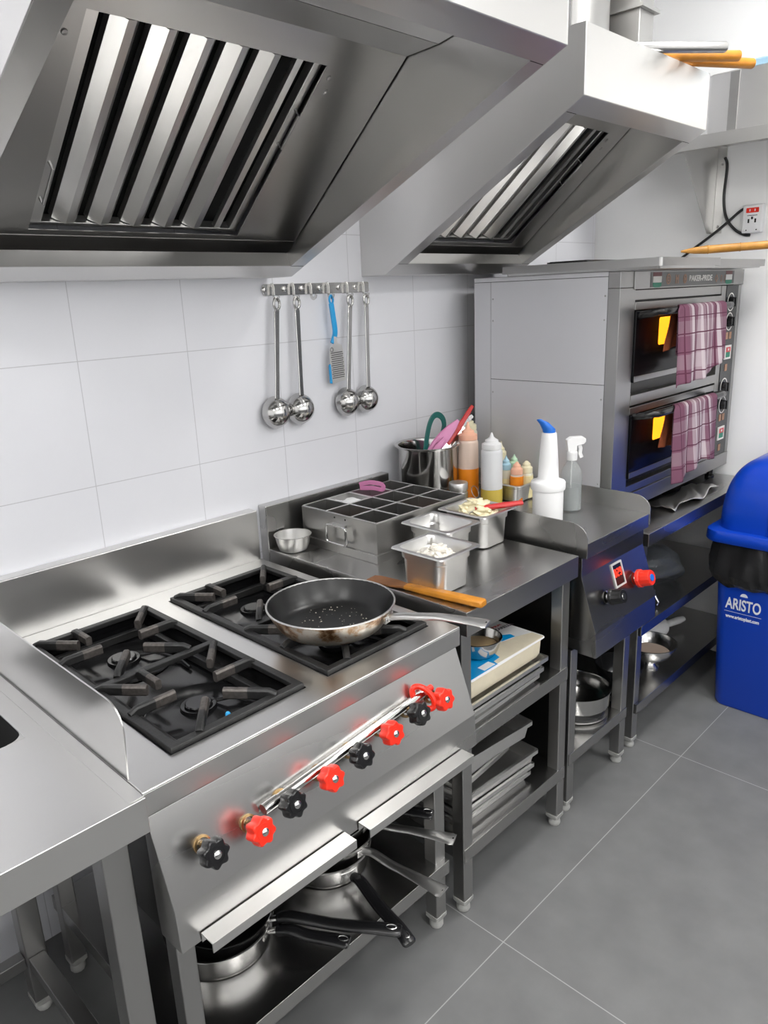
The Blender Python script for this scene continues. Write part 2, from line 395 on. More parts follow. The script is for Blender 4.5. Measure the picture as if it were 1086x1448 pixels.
# ------------------------------------------------------------------ extraction hoods
def sheet(mb, path, t, x0, x1):
    """bent sheet: polyline in (y,z) extruded along x"""
    P = [Vector((0,a,b)) for a,b in path]
    up, dn = [], []
    for i,p in enumerate(P):
        d = (P[min(i+1,len(P)-1)]-P[max(i-1,0)]).normalized(); n = Vector((0,-d.z,d.y))
        up.append(p+n*t/2); dn.append(p-n*t/2)
    mb.prism([(p.y,p.z) for p in up]+[(p.y,p.z) for p in reversed(dn)], x0, x1); return mb

def hood(name, label, x0, x1, yf, zf, ztop, filt, nbaf):
    T = thing(name, label, 'range hood', ((x0+x1)/2, yf/2, 1.616))
    yb, zb = -.102, 1.616
    side = [(0,zb),(yb,zb),(yf,zf),(yf,ztop),(0,ztop)]
    MB().prism(side, x0, x0+.0025).build('side_panel', S_HOOD, T, bevel=.001)
    MB().prism(side, x1-.0025, x1).build('side_panel', S_HOOD, T, bevel=.001)
    MB().box(x0+.0026, x1-.0026, yf, yf+.0025, zf, ztop-.003).build('front_panel', S_HOOD, T, bevel=.001)
    MB().box(x0+.0026, x1-.0026, yf+.003, 0, ztop-.0028, ztop).build('top_panel', S_HOOD, T)
    MB().box(x0+.0026, x1-.0026, yb, 0, zb+.0002, zb+.0025).build('bottom_strip', S_HOOD, T)
    S = Vector((0, yf-yb, zf-zb)); Ln = S.length; S.normalize()
    N = Vector((1,0,0)).cross(S)                       # faces down and forward
    M = frame((x0, yb, zb), N)                         # local X = world x, local Y = up the slope, local Z outwards
    wS, wB, wF = .046, .060, .054
    W = x1-x0
    ring = MB(M).vox([.0026,wS,W-wS,W-.0026],[0,wB,Ln-wF,Ln-.001],[-.0022,0],lambda i,j,k: not(i==1 and j==1))
    ring.build('rim_flange', S_HOOD, T, bevel=.0007)
    lip = MB(M)
    lip.box(wS-.0022,wS,wB,Ln-wF,-.036,-.0023); lip.box(W-wS,W-wS+.0022,wB,Ln-wF,-.036,-.0023)
    lip.box(wS,W-wS,wB-.0022,wB,-.036,-.0023); lip.box(wS,W-wS,Ln-wF,Ln-wF+.0022,-.036,-.0023)
    lip.build('rim_lip', S_HOOD, T)
    # seams where the flange strips meet
    for xa_,xb_ in ((.004,wS),(W-wS,W-.004)):
        for yy in (wB,Ln-wF): MB(M).box(xa_,xb_,yy-.0006,yy+.0006,.0001,.0005).build('flange_seam', BLACKVOID, T, label='dark seam in the rim flange')
    # lining behind the rim
    ap, bp_ = Vector((0,-.131,1.703)), Vector((0,-.462,1.977))
    s2 = (bp_-ap).normalized(); n2 = Vector((1,0,0)).cross(s2)
    fx0, fx1 = filt
    y0f, y1f = .014, .474                               # filter opening along the slope
    end = .535                                          # where the lining bends
    M2 = frame((0, ap.y, ap.z), n2)
    xi0, xi1 = x0+.006, x1-.006
    MB(M2).vox([xi0,fx0,fx1,xi1],[-.004,y0f,y1f,end],[-.002,0],lambda i,j,k: not(i==1 and j==1)).build('sloping_liner', S_LIN, T)
    pe = ap+s2*end
    sheet(MB(), [(ap.y,ap.z),(-.098,1.672),(-.055,1.640)], .002, xi0, xi1).build('grease_gutter', S_LIN, T)
    ya, za = pe.y, pe.z
    sheet(MB(), [(ya,za),(ya-.085,za+.004)], .002, xi0, xi1).build('upper_liner', S_HOOD, T)
    sheet(MB(), [(ya-.087,za+.004),(yf+.03,min(za+.05,ztop-.012))], .002, xi0, xi1).build('upper_liner', S_HOOD, T)
    # screws near the opening
    for (sx, sy) in ((fx1+.02,.45),(fx1+.03,.42),(fx0-.025,.43)):
        MB().lathe([(0,0),(.006,0),(.005,.003),(0,.004)], 10, M=M2 @ Matrix.Translation((sx,sy,0))).build('screw', S_LEG, T)
    # baffle filter
    F = MB(M2).vox([fx0+.001,fx0+.028,fx1-.022,fx1-.001],[y0f+.001,y0f+.010,y1f-.008,y1f-.001],[-.034,-.012],lambda i,j,k: not(i==1 and j==1)).build('baffle_filter', S_BAF, T, bevel=.001)
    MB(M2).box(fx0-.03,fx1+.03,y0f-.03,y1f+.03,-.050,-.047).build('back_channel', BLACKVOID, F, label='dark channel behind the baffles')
    bw = (fx1-fx0-.05-.075)/nbaf
    b = MB()
    prof = [(0,-.036),(.002,-.022),(.026,-.006),(.044,-.010),(.056,-.022),(.058,-.036),(.053,-.036),(.052,-.026),(.043,-.014),(.026,-.010),(.007,-.025),(.005,-.036)]
    sc_ = bw/.085
    for i in range(nbaf):
        xo = fx0+.050+i*bw
        pts = [(xo+px*sc_*1.10, pz) for px,pz in prof]
        vs = [(x, y0f+.012, z) for x,z in pts]+[(x, y1f-.006, z) for x,z in pts]; n = len(pts)
        b.add(vs, [tuple(range(n)), tuple(range(2*n-1,n-1,-1))]+[(i_, i_+n, (i_+1)%n+n, (i_+1)%n) for i_ in range(n)], M2)
    b.build('baffles', S_BAF, F, smooth=12, label='bright vertical steel baffles')
    MB(M2).box(fx1-.066,fx1-.050,y0f+.012,y1f-.006,-.024,-.012).build('end_strip', S_BAF, F)
    for hx, ha, hb in ((fx0+.013,.085,.170),(fx1-.010,.275,.360)):
        h = MB(); h.tube([M2@Vector(p) for p in ((hx,ha,-.012),(hx,ha,.006),(hx,hb,.006),(hx,hb,-.012))], .0032, 8)
        h.build('handle', S_LEG, F)
    return T
H1 = hood('range_hood', 'large stainless range hood over the gas cooker, the nearer of the two', .181, 1.081, -.928, 1.979, 2.34, (.387,.887), 5)
H2 = hood('range_hood', 'smaller stainless range hood beside the deck oven with rods lying on top', 1.441, 2.130, -.754, 1.981, 2.130, (1.515,2.035), 5)
# exhaust ducts on the smaller hood
T = thing('exhaust_duct', 'wide round steel duct rising from the smaller hood', 'duct', (1.84,-.42,2.1305))
MB().lathe([(0,0),(.150,0),(.150,.705),(0,.705)], 48, (1.84,-.42,2.131)).build('pipe', S_LEG, T)
MB().lathe([(.1505,0),(.158,0),(.158,.008),(.1505,.008)], 48, (1.84,-.42,2.131)).build('collar', S_HOOD, T)
MB().box(1.735,1.741,-.536,-.529,2.14,2.84).build('seam', S_LEG, T)
T = thing('exhaust_duct', 'narrow square steel duct right of the wide round one', 'duct', (2.065,-.52,2.1305))
MB().box(2.025,2.112,-.585,-.45,2.131,2.845).build('pipe', S_LEG, T, bevel=.004)
MB().vox([2.012,2.0245,2.1125,2.124],[-.598,-.5855,-.4495,-.44],[2.315,2.325],lambda i,j,k: not(i==1 and j==1)).build('flange', S_LEG, T)
# rods on the hood
def rod(name, mat, label, p0, p1, r, group=None):
    a, b = Vector(p0), Vector(p1); m = (a+b)/2
    T_ = MB(frame(a-m, b-a, (0,0,1))).lathe([(0,0),(r*.9,0),(r,.003),(r,(b-a).length-.003),(r*.9,(b-a).length),(0,(b-a).length)], 24)
    o = T_.build(name, mat, None); o.location = m
    return tag(o, label, 'rolling pin' if 'pin' in name else 'tube', group)
rod('rolling_pin', WOOD, 'wooden rolling pin on top of the hood reaching furthest right', (1.912,-.674,2.1475), (2.205,-.843,2.1475), .0135)
rod('rolling_pin', WOOD, 'wooden rolling pin on the hood between the grey tube and the longer pin', (1.740,-.574,2.1465), (2.088,-.848,2.1465), .0135)
rod('steel_tube', S_LEG, 'grey steel tube lying on the hood beside two wooden rolling pins', (1.660,-.600,2.1475), (1.979,-.853,2.1475), .0135)

# ------------------------------------------------------------------ gas cooker
T = thing('gas_cooker', 'four burner stainless gas cooker with red and black knobs under the large hood', 'gas cooker', (.555,-.40,0))
CX0, CX1, CYF, CZ = .167, .945, -.772, .840
xs = [CX0,.250,.545,.600,.905,CX1]; ys = [CYF,-.715,-.112,-.040]
hole = lambda i,j: j==1 and i in (1,3)
def topf(i,j,k):
    return not hole(i,j)
MB().vox(xs, ys, [.836,CZ], topf).build('hob_top', S_TOP, T, bevel=.002)
MB().box(CX0,CX1,CYF,CYF+.003,.794,.8358).box(CX1-.003,CX1,CYF+.003,-.04,.794,.8358).box(CX0,CX0+.003,CYF+.003,-.04,.794,.8358).box(CX0,CX1,CYF,CYF+.02,.794,.797).build('front_fascia', S_TOP, T, bevel=.001)
MB().vox([CX0,CX1],[-.039,-.001],[.80,.985],lambda *a:1).build('backsplash', S_TOP, T, bevel=.003)
g = [(-.04,.8405),(-.726,.8405)]+[(-.738,.93),(-.737,.942),(-.731,.955),(-.720,.966),(-.703,.972),(-.69,.973)]+[(-.04,.973)]
MB().prism(g, CX0, CX0+.003).build('side_guard', S_TOP, T, bevel=.0008)
MB().box(CX0+.006,CX1-.006,-.755,-.05,.565,.792).build('burner_box', DARKST, T)
# apron
MB().prism([(-.752,.7935),(-.765,.79),(-.818,.640),(-.823,.562),(-.760,.560),(-.756,.60)], CX0+.003, CX1-.007).build('control_apron', S_APR, T, bevel=.0015, smooth=9)
A0, A1 = Vector((0,-.765,.79)), Vector((0,-.818,.640))
an = Vector((1,0,0)).cross((A0-A1).normalized())
if an.y > 0: an = -an
def apron(x, z, off): 
    t_ = (z-.79)/(.640-.79); p = A0.lerp(A1,t_); return Vector((x,p.y,p.z))+an*off
# wells, burners and pan supports
for wi,(a,b) in enumerate(((.250,.545),(.600,.905))):
    MB().vox([a+.001,a+.004,b-.004,b-.001],[-.714,-.711,-.117,-.113],[.794,.797,.8395],lambda i,j,k: k==0 or i in(0,2) or j in(0,2)).build('drip_well', ENAMEL, T, label='black enamel well under the pan supports')
    xc = (a+b)/2
    for yc in (-.262,-.562):
        B_ = MB(); B_.lathe([(.105,0),(.098,.004),(.055,0),(.036,.004),(.034,.012),(.030,.012),(.026,.010),(0,.010)], 36, (xc,yc,.799))
        br = B_.build('burner', ENAMEL, T)
        MB().lathe([(0,.004),(.024,.004),(.026,.002),(.026,0),(0,0)], 24, (xc,yc,.8115)).build('burner_crown', ENAMEL, br)
        MB().tube([(xc+.02,yc+.0,.806),(xc+.06,yc-.03,.812),(xc+.085,yc-.09,.806),(xc+.08,yc-.14,.803)], .004, 8).build('pilot_pipe', BLACKP, br)
    G = MB(); zt, zb_ = .853, .8375
    fw_ = .017
    x0,x1,y0,y1 = a+.003,b-.003,-.712,-.115
    ym = (y0+y1)/2
    G.vox([x0,x0+fw_,x1-fw_,x1],[y0,y0+fw_,ym-fw_/2,ym+fw_/2,y1-fw_,y1],[zb_,zt-.004],lambda i,j,k: i in(0,2) or j in(0,2,4))
    G.vox([x0+.03,x0+.045,x1-.045,x1-.03],[y0+.03,y0+.045,y1-.045,y1-.03],[.800,.818],lambda i,j,k: not (i==1 and j==1))
    gr = G.build('pan_support', IRON, T, bevel=.002)
    for yc,(ya,yb2) in ((-.262,(ym,y1)),(-.562,(y0,ym))):
        def finger(p, l, d):
            d = Vector((d[0],d[1],0)).normalized(); p = Vector((p[0],p[1],0)); q = p+d*l
            z0 = zt-.010; Fg = MB()
            Fg.strip([p+Vector((0,0,z0)), p+d*.012+Vector((0,0,z0+.006)), p+d*l*.52+Vector((0,0,z0+.006)), q+Vector((0,0,z0+.006))], .0145, .022)
            o = Fg.build('finger', IRON, gr, bevel=.0012)
            o.data.materials.append(IRONTIP)
            far = (p+d*l*.52)-T.location
            for f_ in o.data.polygons:
                c_ = f_.center; c_ = Vector((c_.x,c_.y,0)); 
                if (c_-Vector((far.x,far.y,0))).dot(d) > .002: f_.material_index = 1
        hx, hy = (x1-x0)/2, (yb2-ya)/2
        cy = (ya+yb2)/2
        for sx in (-1,1):
            for sy in (-1,1):
                finger((xc+sx*(hx-.012-.05*(sy<0)), cy+sy*(hy-.010)), .100, (-sx*.72,-sy*.9))
            finger((xc+sx*(hx-.01), cy+.005), .090, (-sx,0))
        finger((xc-.045, cy+hy-.010), .075, (0,-1))
MB().lathe([(0,0),(.005,0),(.005,.008),(.003,.011),(0,.012)],14,(.3975,-.664,.822)).tube([(.3975,-.664,.800),(.3975,-.664,.823)],.0025,8).build('igniter_tip', simple('igniter_blue',(.05,.42,.85),.4), T, label='bright blue igniter tip')
# drip trays with bright front lips
for (xa, xb) in ((.206,.524),(.560,.882)):
    MB().prism([(-.8245,.580),(-.858,.580),(-.858,.5615),(-.8555,.5615),(-.8555,.5775),(-.8255,.5775),(-.8255,.5615),(-.8245,.5615)], xa, xb).build('tray_lip', S_TOP, T, bevel=.0012, label='protruding lip of a drip tray')
# legs and shelf
for (lx, ly) in ((.204,-.730),(.893,-.729),(.204,-.160),(.893,-.160)):
    leg_with_foot(T, lx, ly, .564)
MB().vox([.205,.208,.927,.930],[-.742,-.739,-.105,-.102],[.166,.2015,.204],lambda i,j,k: k==1 or i in (0,2) or j in (0,2)).build('shelf', S_SHELF, T, bevel=.001)
# star knobs
def star(mb, R, depth, M, lobes=7, amp=.10, n=84):
    rings = []
    for (s_, z) in ((.80,0),(.96,.002),(1,.006),(1,depth-.006),(.95,depth-.0015),(.86,depth)):
        rings.append([(R*s_*(1+amp*cos(lobes*2*pi*i/n))*cos(2*pi*i/n), R*s_*(1+amp*cos(lobes*2*pi*i/n))*sin(2*pi*i/n), z) for i in range(n)])
    mb.loft(rings, M=M)
kn = [(.240,.726-.020),(.328,.716-.020),(.401,.725-.020),(.492,.727-.020),(.572,.733-.020),(.657,.739-.020),(.739,.743-.020),(.815,.743-.020)]
for i,(x,z) in enumerate(kn):
    col = REDP if i%2 else BLACKP
    wob = (random.uniform(-.07,.07), random.uniform(-.05,.05))
    M = frame(apron(x,z,.030), an+Vector((wob[0],0,wob[1]))) @ Matrix.Rotation(i*.6,4,'Z')
    mb = MB(); star(mb, .0226, .026, M)
    kb = mb.build('knob', col, T, smooth=30, label=('red' if i%2 else 'black')+' star shaped knob')
    MB().lathe([(0,.0262),(.0062,.0262),(.0068,.028),(.005,.0295),(0,.030)], 20, M=M).build('knob_cap', CHROME, kb)
    r_ = MB(); r_.lathe([(.0125,.0260),(.0150,.0260),(.0150,.0268),(.0125,.0268)], 24, M=M); r_.build('knob_ring', col, kb)
    st = MB(); Mp = frame(apron(x+.004,z+.004,0), an); st.lathe([(.006,.001),(.006,.031),(0,.031)], 14, M=Mp); st.lathe([(.016,.0006),(.0155,.004),(.012,.005),(.0105,.0006)], 20, M=Mp)
    st.build('spindle', BRASS, kb)
# gas lance: pipe hung in front of the apron
p0, p1 = apron(.364,.7108,.0125), apron(.790,.7428,.0125); dpp = (p1-p0).normalized()
pp = MB(); pp.tube([p0,p0+dpp*.01,p1], .0088, 16)
pipe = pp.build('gas_pipe', CHROME, T, label='long chrome pipe running above the knobs')
MB().tube([p0-dpp*.004,p0+dpp*.028], .0102, 16).build('pipe_end', CHROME, pipe)
for u in (.14,.93):
    q = p0.lerp(p1,u); MB().tube([q, q-an*.0118], .006, 10).build('pipe_bracket', S_LEG, pipe)
MB().tube([p1-dpp*.006,p1+dpp*.030], .0072, 14).build('valve_tip', REDP, pipe, label='red tip at the end of the pipe')
rc = p1-dpp*.010+an*.012-Vector((0,0,.004)); ru, rv_ = Vector((.332,-.625,-.706)), Vector((.651,-.389,.651))
ring = [rc+ru*(.029*cos(2*pi*i/40))+rv_*(.016*sin(2*pi*i/40)) for i in range(40)]
MB().sweep(ring, [(.0065*cos(a*pi/4),.0065*sin(a*pi/4)) for a in range(8)], None, closed=True).build('valve_handle', REDP, pipe, label='oval red ring handle on the pipe')

# ------------------------------------------------------------------ worktable beside the cooker
T = thing('worktable', 'stainless worktable with two undershelves between cooker and griddle unit', 'worktable', (1.22,-.40,0))
X0,X1,YF,ZT = .977,1.466,-.767,.860
MB().vox([X0,X0+.003,X1-.003,X1],[YF,YF+.003,-.041,-.038],[.799,.857,ZT],lambda i,j,k: k==1 or i in(0,2) or j in(0,2)).build('table_top', S_TOP_SHADED, T, bevel=.0015)
MB().box(X0,1.491,-.037,-.001,.80,.988).build('backsplash', S_TOP_SHADED, T, bevel=.003)
for lx,ly in ((.981,-.747),(1.423,-.747),(.981,-.095),(1.423,-.095)): leg_with_foot(T, lx, ly, .798)
for z in (.525,.200):
    MB().vox([.983,.986,1.455,1.458],[-.749,-.746,-.066,-.063],[z-.040,z-.003,z],lambda i,j,k: k==1 or i in(0,2) or j in(0,2)).build('shelf', S_SHELF, T, bevel=.001)
MB().box(.986,1.455,-.062,-.060,.165,.795).build('shade_back_panel', DARKST, T, label='back panel darkened for the shade under the table')  # sheet added to make the shade behind the trays black
MB().box(1.4605,1.463,-.708,-.100,.165,.795).build('side_panel', DARKST, T, label='side panel darkened for the shade under the table')  # sheet added so the shelf interior stays in deep shade

# ------------------------------------------------------------------ griddle / heated unit
T = thing('griddle_unit', 'stainless counter unit with slanted control panel and side guards, below the sauce bottles', 'counter unit', (1.685,-.40,0))
X0,X1,YF,ZT = 1.499,1.870,-.773,.885
MB().vox([X0,X0+.003,X1-.003,X1],[YF,YF+.003,-.012,-.009],[.841,.882,ZT],lambda i,j,k: k==1 or i in(0,2) or j in(0,2)).build('unit_top', S_TOP_SHADED, T, bevel=.0015)
def guard(x, yb=-.012):
    g = [(yb,ZT-.02),(-.7755,ZT-.035),(-.7755,.900)]+[(-.7755+.055*(1-cos(a)), .895+.045*sin(a)) for a in [radians(q) for q in (15,30,45,60,75,90)]]+[(yb,.945)]
    return MB().prism(g, x, x+.0028)
guard(X0-.003,-.275).build('side_guard', S_TOP_SHADED, T, bevel=.0006); guard(X1+.0002).build('side_guard', S_TOP_SHADED, T, bevel=.0006)
MB().box(X0+.002,X1-.002,-.756,-.05,.560,.840).build('heater_box', S_APR_SHADED, T)
MB().prism([(-.7565,.840),(-.758,.838),(-.758,.785),(-.809,.625),(-.812,.553),(-.7565,.553)], X0+.0005, X1-.001).build('control_apron', S_APR_SHADED, T, bevel=.0015, smooth=9)
P0, P1 = Vector((0,-.758,.785)), Vector((0,-.809,.625)); un = Vector((1,0,0)).cross((P0-P1).normalized())
if un.y>0: un=-un
def upan(x,z,off): t_=(z-.785)/(.625-.785); p=P0.lerp(P1,t_); return Vector((x,p.y,p.z))+un*off
ux = Vector((1,0,0))
Md = frame(upan(1.687,.742,.0002), un)
d_ = MB(Md).vox([-.030,-.025,.025,.030],[-.036,-.031,.031,.036],[0,.0035],lambda i,j,k: not(i==1 and j==1)).build('display_bezel', simple('bright_bezel',(.72,.72,.70),.35,metal=.3), T, label='chrome framed red digital display')
MB(Md).box(-.025,.025,-.031,.031,0,.0012).build('display_window', BLACKP, d_)
seg = emit('display_red', (1,.03,.01), 1.2)
def digit(x,y,w,h,on):
    ds = MB(Md)
    t_=.0022
    S_={'a':(0,h,w,t_),'d':(0,-h,w,t_),'g':(0,0,w,t_),'f':(-w,h/2,t_,h/2),'b':(w,h/2,t_,h/2),'e':(-w,-h/2,t_,h/2),'c':(w,-h/2,t_,h/2)}
    for k_ in on: cx,cy,a,b=S_[k_]; ds.box(x+cx-a,x+cx+a,y+cy-b,y+cy+b,.0012,.0018)
    ds.build('display_digit', seg, d_, label='glowing red digit')
for i_,on in enumerate(('abcdef','abged','abcdfg')): digit(-.015+.015*i_, .006, .0042, .010, on)
for nm,(x,z),mat,R,dp,lab in (('knob',(1.600,.700),BLACKP,.021,.040,'black round knob'),('knob',(1.772,.704),REDP,.0245,.042,'red round knob')):
    M = frame(upan(x,z,.014), un)
    kb = MB(); n=60
    kb.loft([[(R*s_*(1+.02*cos(12*2*pi*i/n))*cos(2*pi*i/n), R*s_*(1+.02*cos(12*2*pi*i/n))*sin(2*pi*i/n), zz) for i in range(n)] for s_,zz in ((1.12,0),(1.12,.008),(1.0,.011),(.96,dp-.004),(.88,dp))], M=M)
    k_ = kb.build('knob', mat, T, label=lab)
    MB().lathe([(0,dp+.0005),(R*.45,dp+.0005),(R*.42,dp+.002),(0,dp+.0022)], 20, M=M).build('knob_cap', BLUECAP if mat is REDP else CHROME, k_)
    MB().lathe([(R*.85,-.0135),(R*.9,-.0125),(R*.7,-.011),(R*.45,-.0105),(R*.45,-.0005),(0,-.0005)], 24, M=M).build('bezel', CHROME, k_)
for lx,ly in ((1.5005,-.734),(1.832,-.734),(1.5005,-.10),(1.832,-.10)): leg_with_foot(T, lx, ly, .552)
MB().vox([1.503,1.506,1.864,1.867],[-.737,-.734,-.066,-.063],[.168,.2035,.206],lambda i,j,k: k==1 or i in(0,2) or j in(0,2)).build('shelf', S_SHELF, T, bevel=.001)

# ------------------------------------------------------------------ oven table
T = thing('oven_table', 'low stainless table with two shelves carrying the deck oven', 'worktable', (2.4,-.40,0))
X0,X1,YF,ZT = 1.940,2.858,-.744,.794
MB().vox([X0,X0+.003,X1-.003,X1],[YF,YF+.003,-.006,-.003],[.751,.791,ZT],lambda i,j,k: k==1 or i in(0,2) or j in(0,2)).build('table_top', S_TOP_SHADED, T, bevel=.0015)
for lx,ly in ((1.944,-.724),(2.815,-.724),(1.944,-.10),(2.815,-.10)): leg_with_foot(T, lx, ly, .750)
for z in (.468,.176):
    MB().vox([1.946,1.949,2.848,2.851],[-.735,-.732,-.046,-.043],[z-.036,z-.003,z],lambda i,j,k: k==1 or i in(0,2) or j in(0,2)).build('shelf', S_SHELF, T, bevel=.001)

# ------------------------------------------------------------------ counter on the left with a basin opening
T = thing('sink_counter', 'bright stainless counter at lower left with a dark basin opening', 'counter', (-.35,-.40,0))
X0,X1,YF = -.95,.1645,-.788
tb = MB()
xs = [X0,X0+.003,-.55,.106,.160,X1]; ys=[YF,YF+.003,YF+.028,-.474,-.115,-.03,-.001]
tb.vox(xs, ys, [.780,.8385,.842], lambda i,j,k: (k==1 and not(i==2 and j==3)) or (k==0 and (i in(0,4) or j in(0,5))))
tb.build('counter_top', S_TOP, T, bevel=.002)
MB().box(.1395,.1635,YF+.004,-.002,.8421,.8432).build('edge_strip', S_TOP, T, bevel=.0005)
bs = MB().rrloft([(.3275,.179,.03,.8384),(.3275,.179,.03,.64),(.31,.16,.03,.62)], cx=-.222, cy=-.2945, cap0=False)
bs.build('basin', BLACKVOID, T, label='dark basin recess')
for (cx,cy) in ((.106,-.474),(.106,-.115),(-.55,-.474),(-.55,-.115)):
    sx = -1 if cx>0 else 1; sy = 1 if cy<-.3 else -1; R=.03
    pts=[(cx,cy)]+[(cx+sx*R-sx*R*cos(a), cy+sy*R-sy*R*sin(a)) for a in [radians(q) for q in range(0,91,15)]]
    MB().prism(pts, .8387, .8419, 'z').build('basin_corner', S_TOP, T)
for lx,ly in ((.100,-.745),(.100,-.205),(-.90,-.745),(-.90,-.205)): leg_with_foot(T, lx, ly, .780, w=.045)
MB().box(.104,.140,-.699,-.2055,.135,.165).build('stretcher', S_LEG, T, bevel=.002)
MB().box(-.854,.099,-.198,-.168,.135,.165).build('stretcher', S_LEG, T, bevel=.002)
# ------------------------------------------------------------------ deck oven
T = thing('deck_oven', 'tall two deck electric oven with glowing windows standing on the steel table', 'oven', (2.36,-.37,.7945))
OX0,OX1,OYF,OYB,OZ0,OZ1 = 1.876,2.838,-.640,-.102,.846,1.600
MB().box(OX0+.002,OX1-.002,OYF+.03,OYB,OZ0,OZ1-.002).build('body', DARKST, T)
sides = [MB().box(OX0,OX0+.0018,*q).build('side_panel', PAINTG, T, bevel=.0006, label='grey painted side panel') for q in ((-.600,OYB,1.586,OZ1),(-.600,-.172,1.2655,1.5845),(-.600,-.172,OZ0,1.264),(-.1705,OYB,OZ0,1.5845))]
for y in (-.592,-.180):
    for z in (1.53,1.46,1.22,.95): MB().lathe([(0,0),(.003,0),(.002,.0015),(0,.0018)], 8, M=frame((OX0,y,z),(-1,0,0),(0,1,0))).build('screw', S_LEG, sides[1 if z>1.3 else 2])
MB().box(OX0,OX1,-.638,OYB,OZ1-.0015,OZ1).build('top_panel', S_SAT, T)
for lx in (1.90,2.78):
    for ly in (-.60,-.15): MB().lathe([(0,0),(.018,0),(.018,.010),(.012,.014),(.012,.051),(0,.051)], 16, (lx,ly,.7946)).build('foot', BLACKP, T)
for q in ((OX0,1.958,OYF,-.601,OZ0,1.5505),(1.9585,1.982,OYF+.004,-.60,.905,1.5505),(OX0,1.958,OYF,-.601,1.551,OZ1-.002),(2.812,OX1,OYF,-.601,.898,1.542),(2.658,2.698,OYF+.003,-.60,.898,1.542),(1.9585,OX1,OYF-.002,-.601,OZ0,.898),(1.982,2.658,OYF+.006,-.60,1.513,1.543),(1.982,2.658,OYF+.002,-.60,1.484,1.508),(1.982,2.658,OYF+.002,-.60,1.190,1.222),(1.982,2.658,OYF+.004,-.60,1.160,1.183),(1.982,2.658,OYF+.004,-.60,.899,.924)):
    MB().box(*q).build('frame_rail', S_SAT, T, bevel=.0015)
np_ = MB().box(1.9585,OX1+.004,OYF-.004,-.601,1.545,OZ1-.002).build('name_panel', S_SAT, T, bevel=.0015)
MB().box(2.060,2.740,OYF-.0048,OYF-.0042,1.549,1.594).build('name_plate', simple('name_plate_grey',(.10,.10,.10),.3,metal=.5), np_)
ORG = simple('printed_brown',(.36,.20,.12),.5); WHT = simple('printed_white',(.75,.74,.70),.5); GRN = simple('printed_green',(.01,.20,.12),.5); DRD = simple('printed_dark_red',(.16,.05,.05),.5)
Mn = lambda x,z,y=OYF-.005: frame((x,y,z),(0,-1,0),(1,0,0))
lg = MB()
for sx,x in ((1,2.105),(1,2.690)):
    MB(Mn(x,1.5905)).box(-.030,.030,-.009,.003,0,.0004).build('emblem', DRD, np_)
    MB(Mn(x,1.5905)).box(-.030,.030,-.028,-.0092,0,.0004).build('emblem', WHT, np_)
    MB(Mn(x,1.5905)).prism([(-.030,-.0282),(.030,-.0282),(.030,-.038),(.018,-.043),(-.018,-.043),(-.030,-.038)],0,.0004,'z').build('emblem', GRN, np_)
def ringp(mb,M,R,r_,n=24,sx=1):
    mb.loft([[ (sx*R*cos(2*pi*i/n), R*sin(2*pi*i/n),0) for i in range(n)],[ (sx*R*cos(2*pi*i/n), R*sin(2*pi*i/n),.0005) for i in range(n)],[ (sx*r_*cos(2*pi*i/n), r_*sin(2*pi*i/n),.0005) for i in range(n)],[ (sx*r_*cos(2*pi*i/n), r_*sin(2*pi*i/n),0) for i in range(n)]],False,False,M)
def icon(*fs):
    m_ = MB()
    for f_ in fs: f_(m_)
    m_.build('pictogram', ORG, np_)
icon(lambda m:ringp(m,Mn(2.185,1.572),.0165,.012)); icon(lambda m:ringp(m,Mn(2.185,1.572),.008,.004))
icon(lambda m:m.vox([-.012,-.005,.004,.011],[-.014,-.002,.006,.013],[0,.0004],lambda i,j,k: i!=1 or j==1,Mn(2.250,1.571)))
icon(lambda m:ringp(m,Mn(2.310,1.571),.015,.009,sx=.9)); icon(lambda m:m.box(-.004,.008,-.005,.004,0,.0004,Mn(2.310,1.571)))
icon(lambda m:ringp(m,Mn(2.575,1.569),.014,.009,4)); icon(lambda m:ringp(m,Mn(2.620,1.568),.012,.009,sx=.6)); icon(lambda m:ringp(m,Mn(2.650,1.568),.012,.010,sx=.5))
text_mesh('lettering','BAKER-PRIDE',.026,WHT,Mn(2.440,1.571),np_,bold=.0009,sx=1.25)
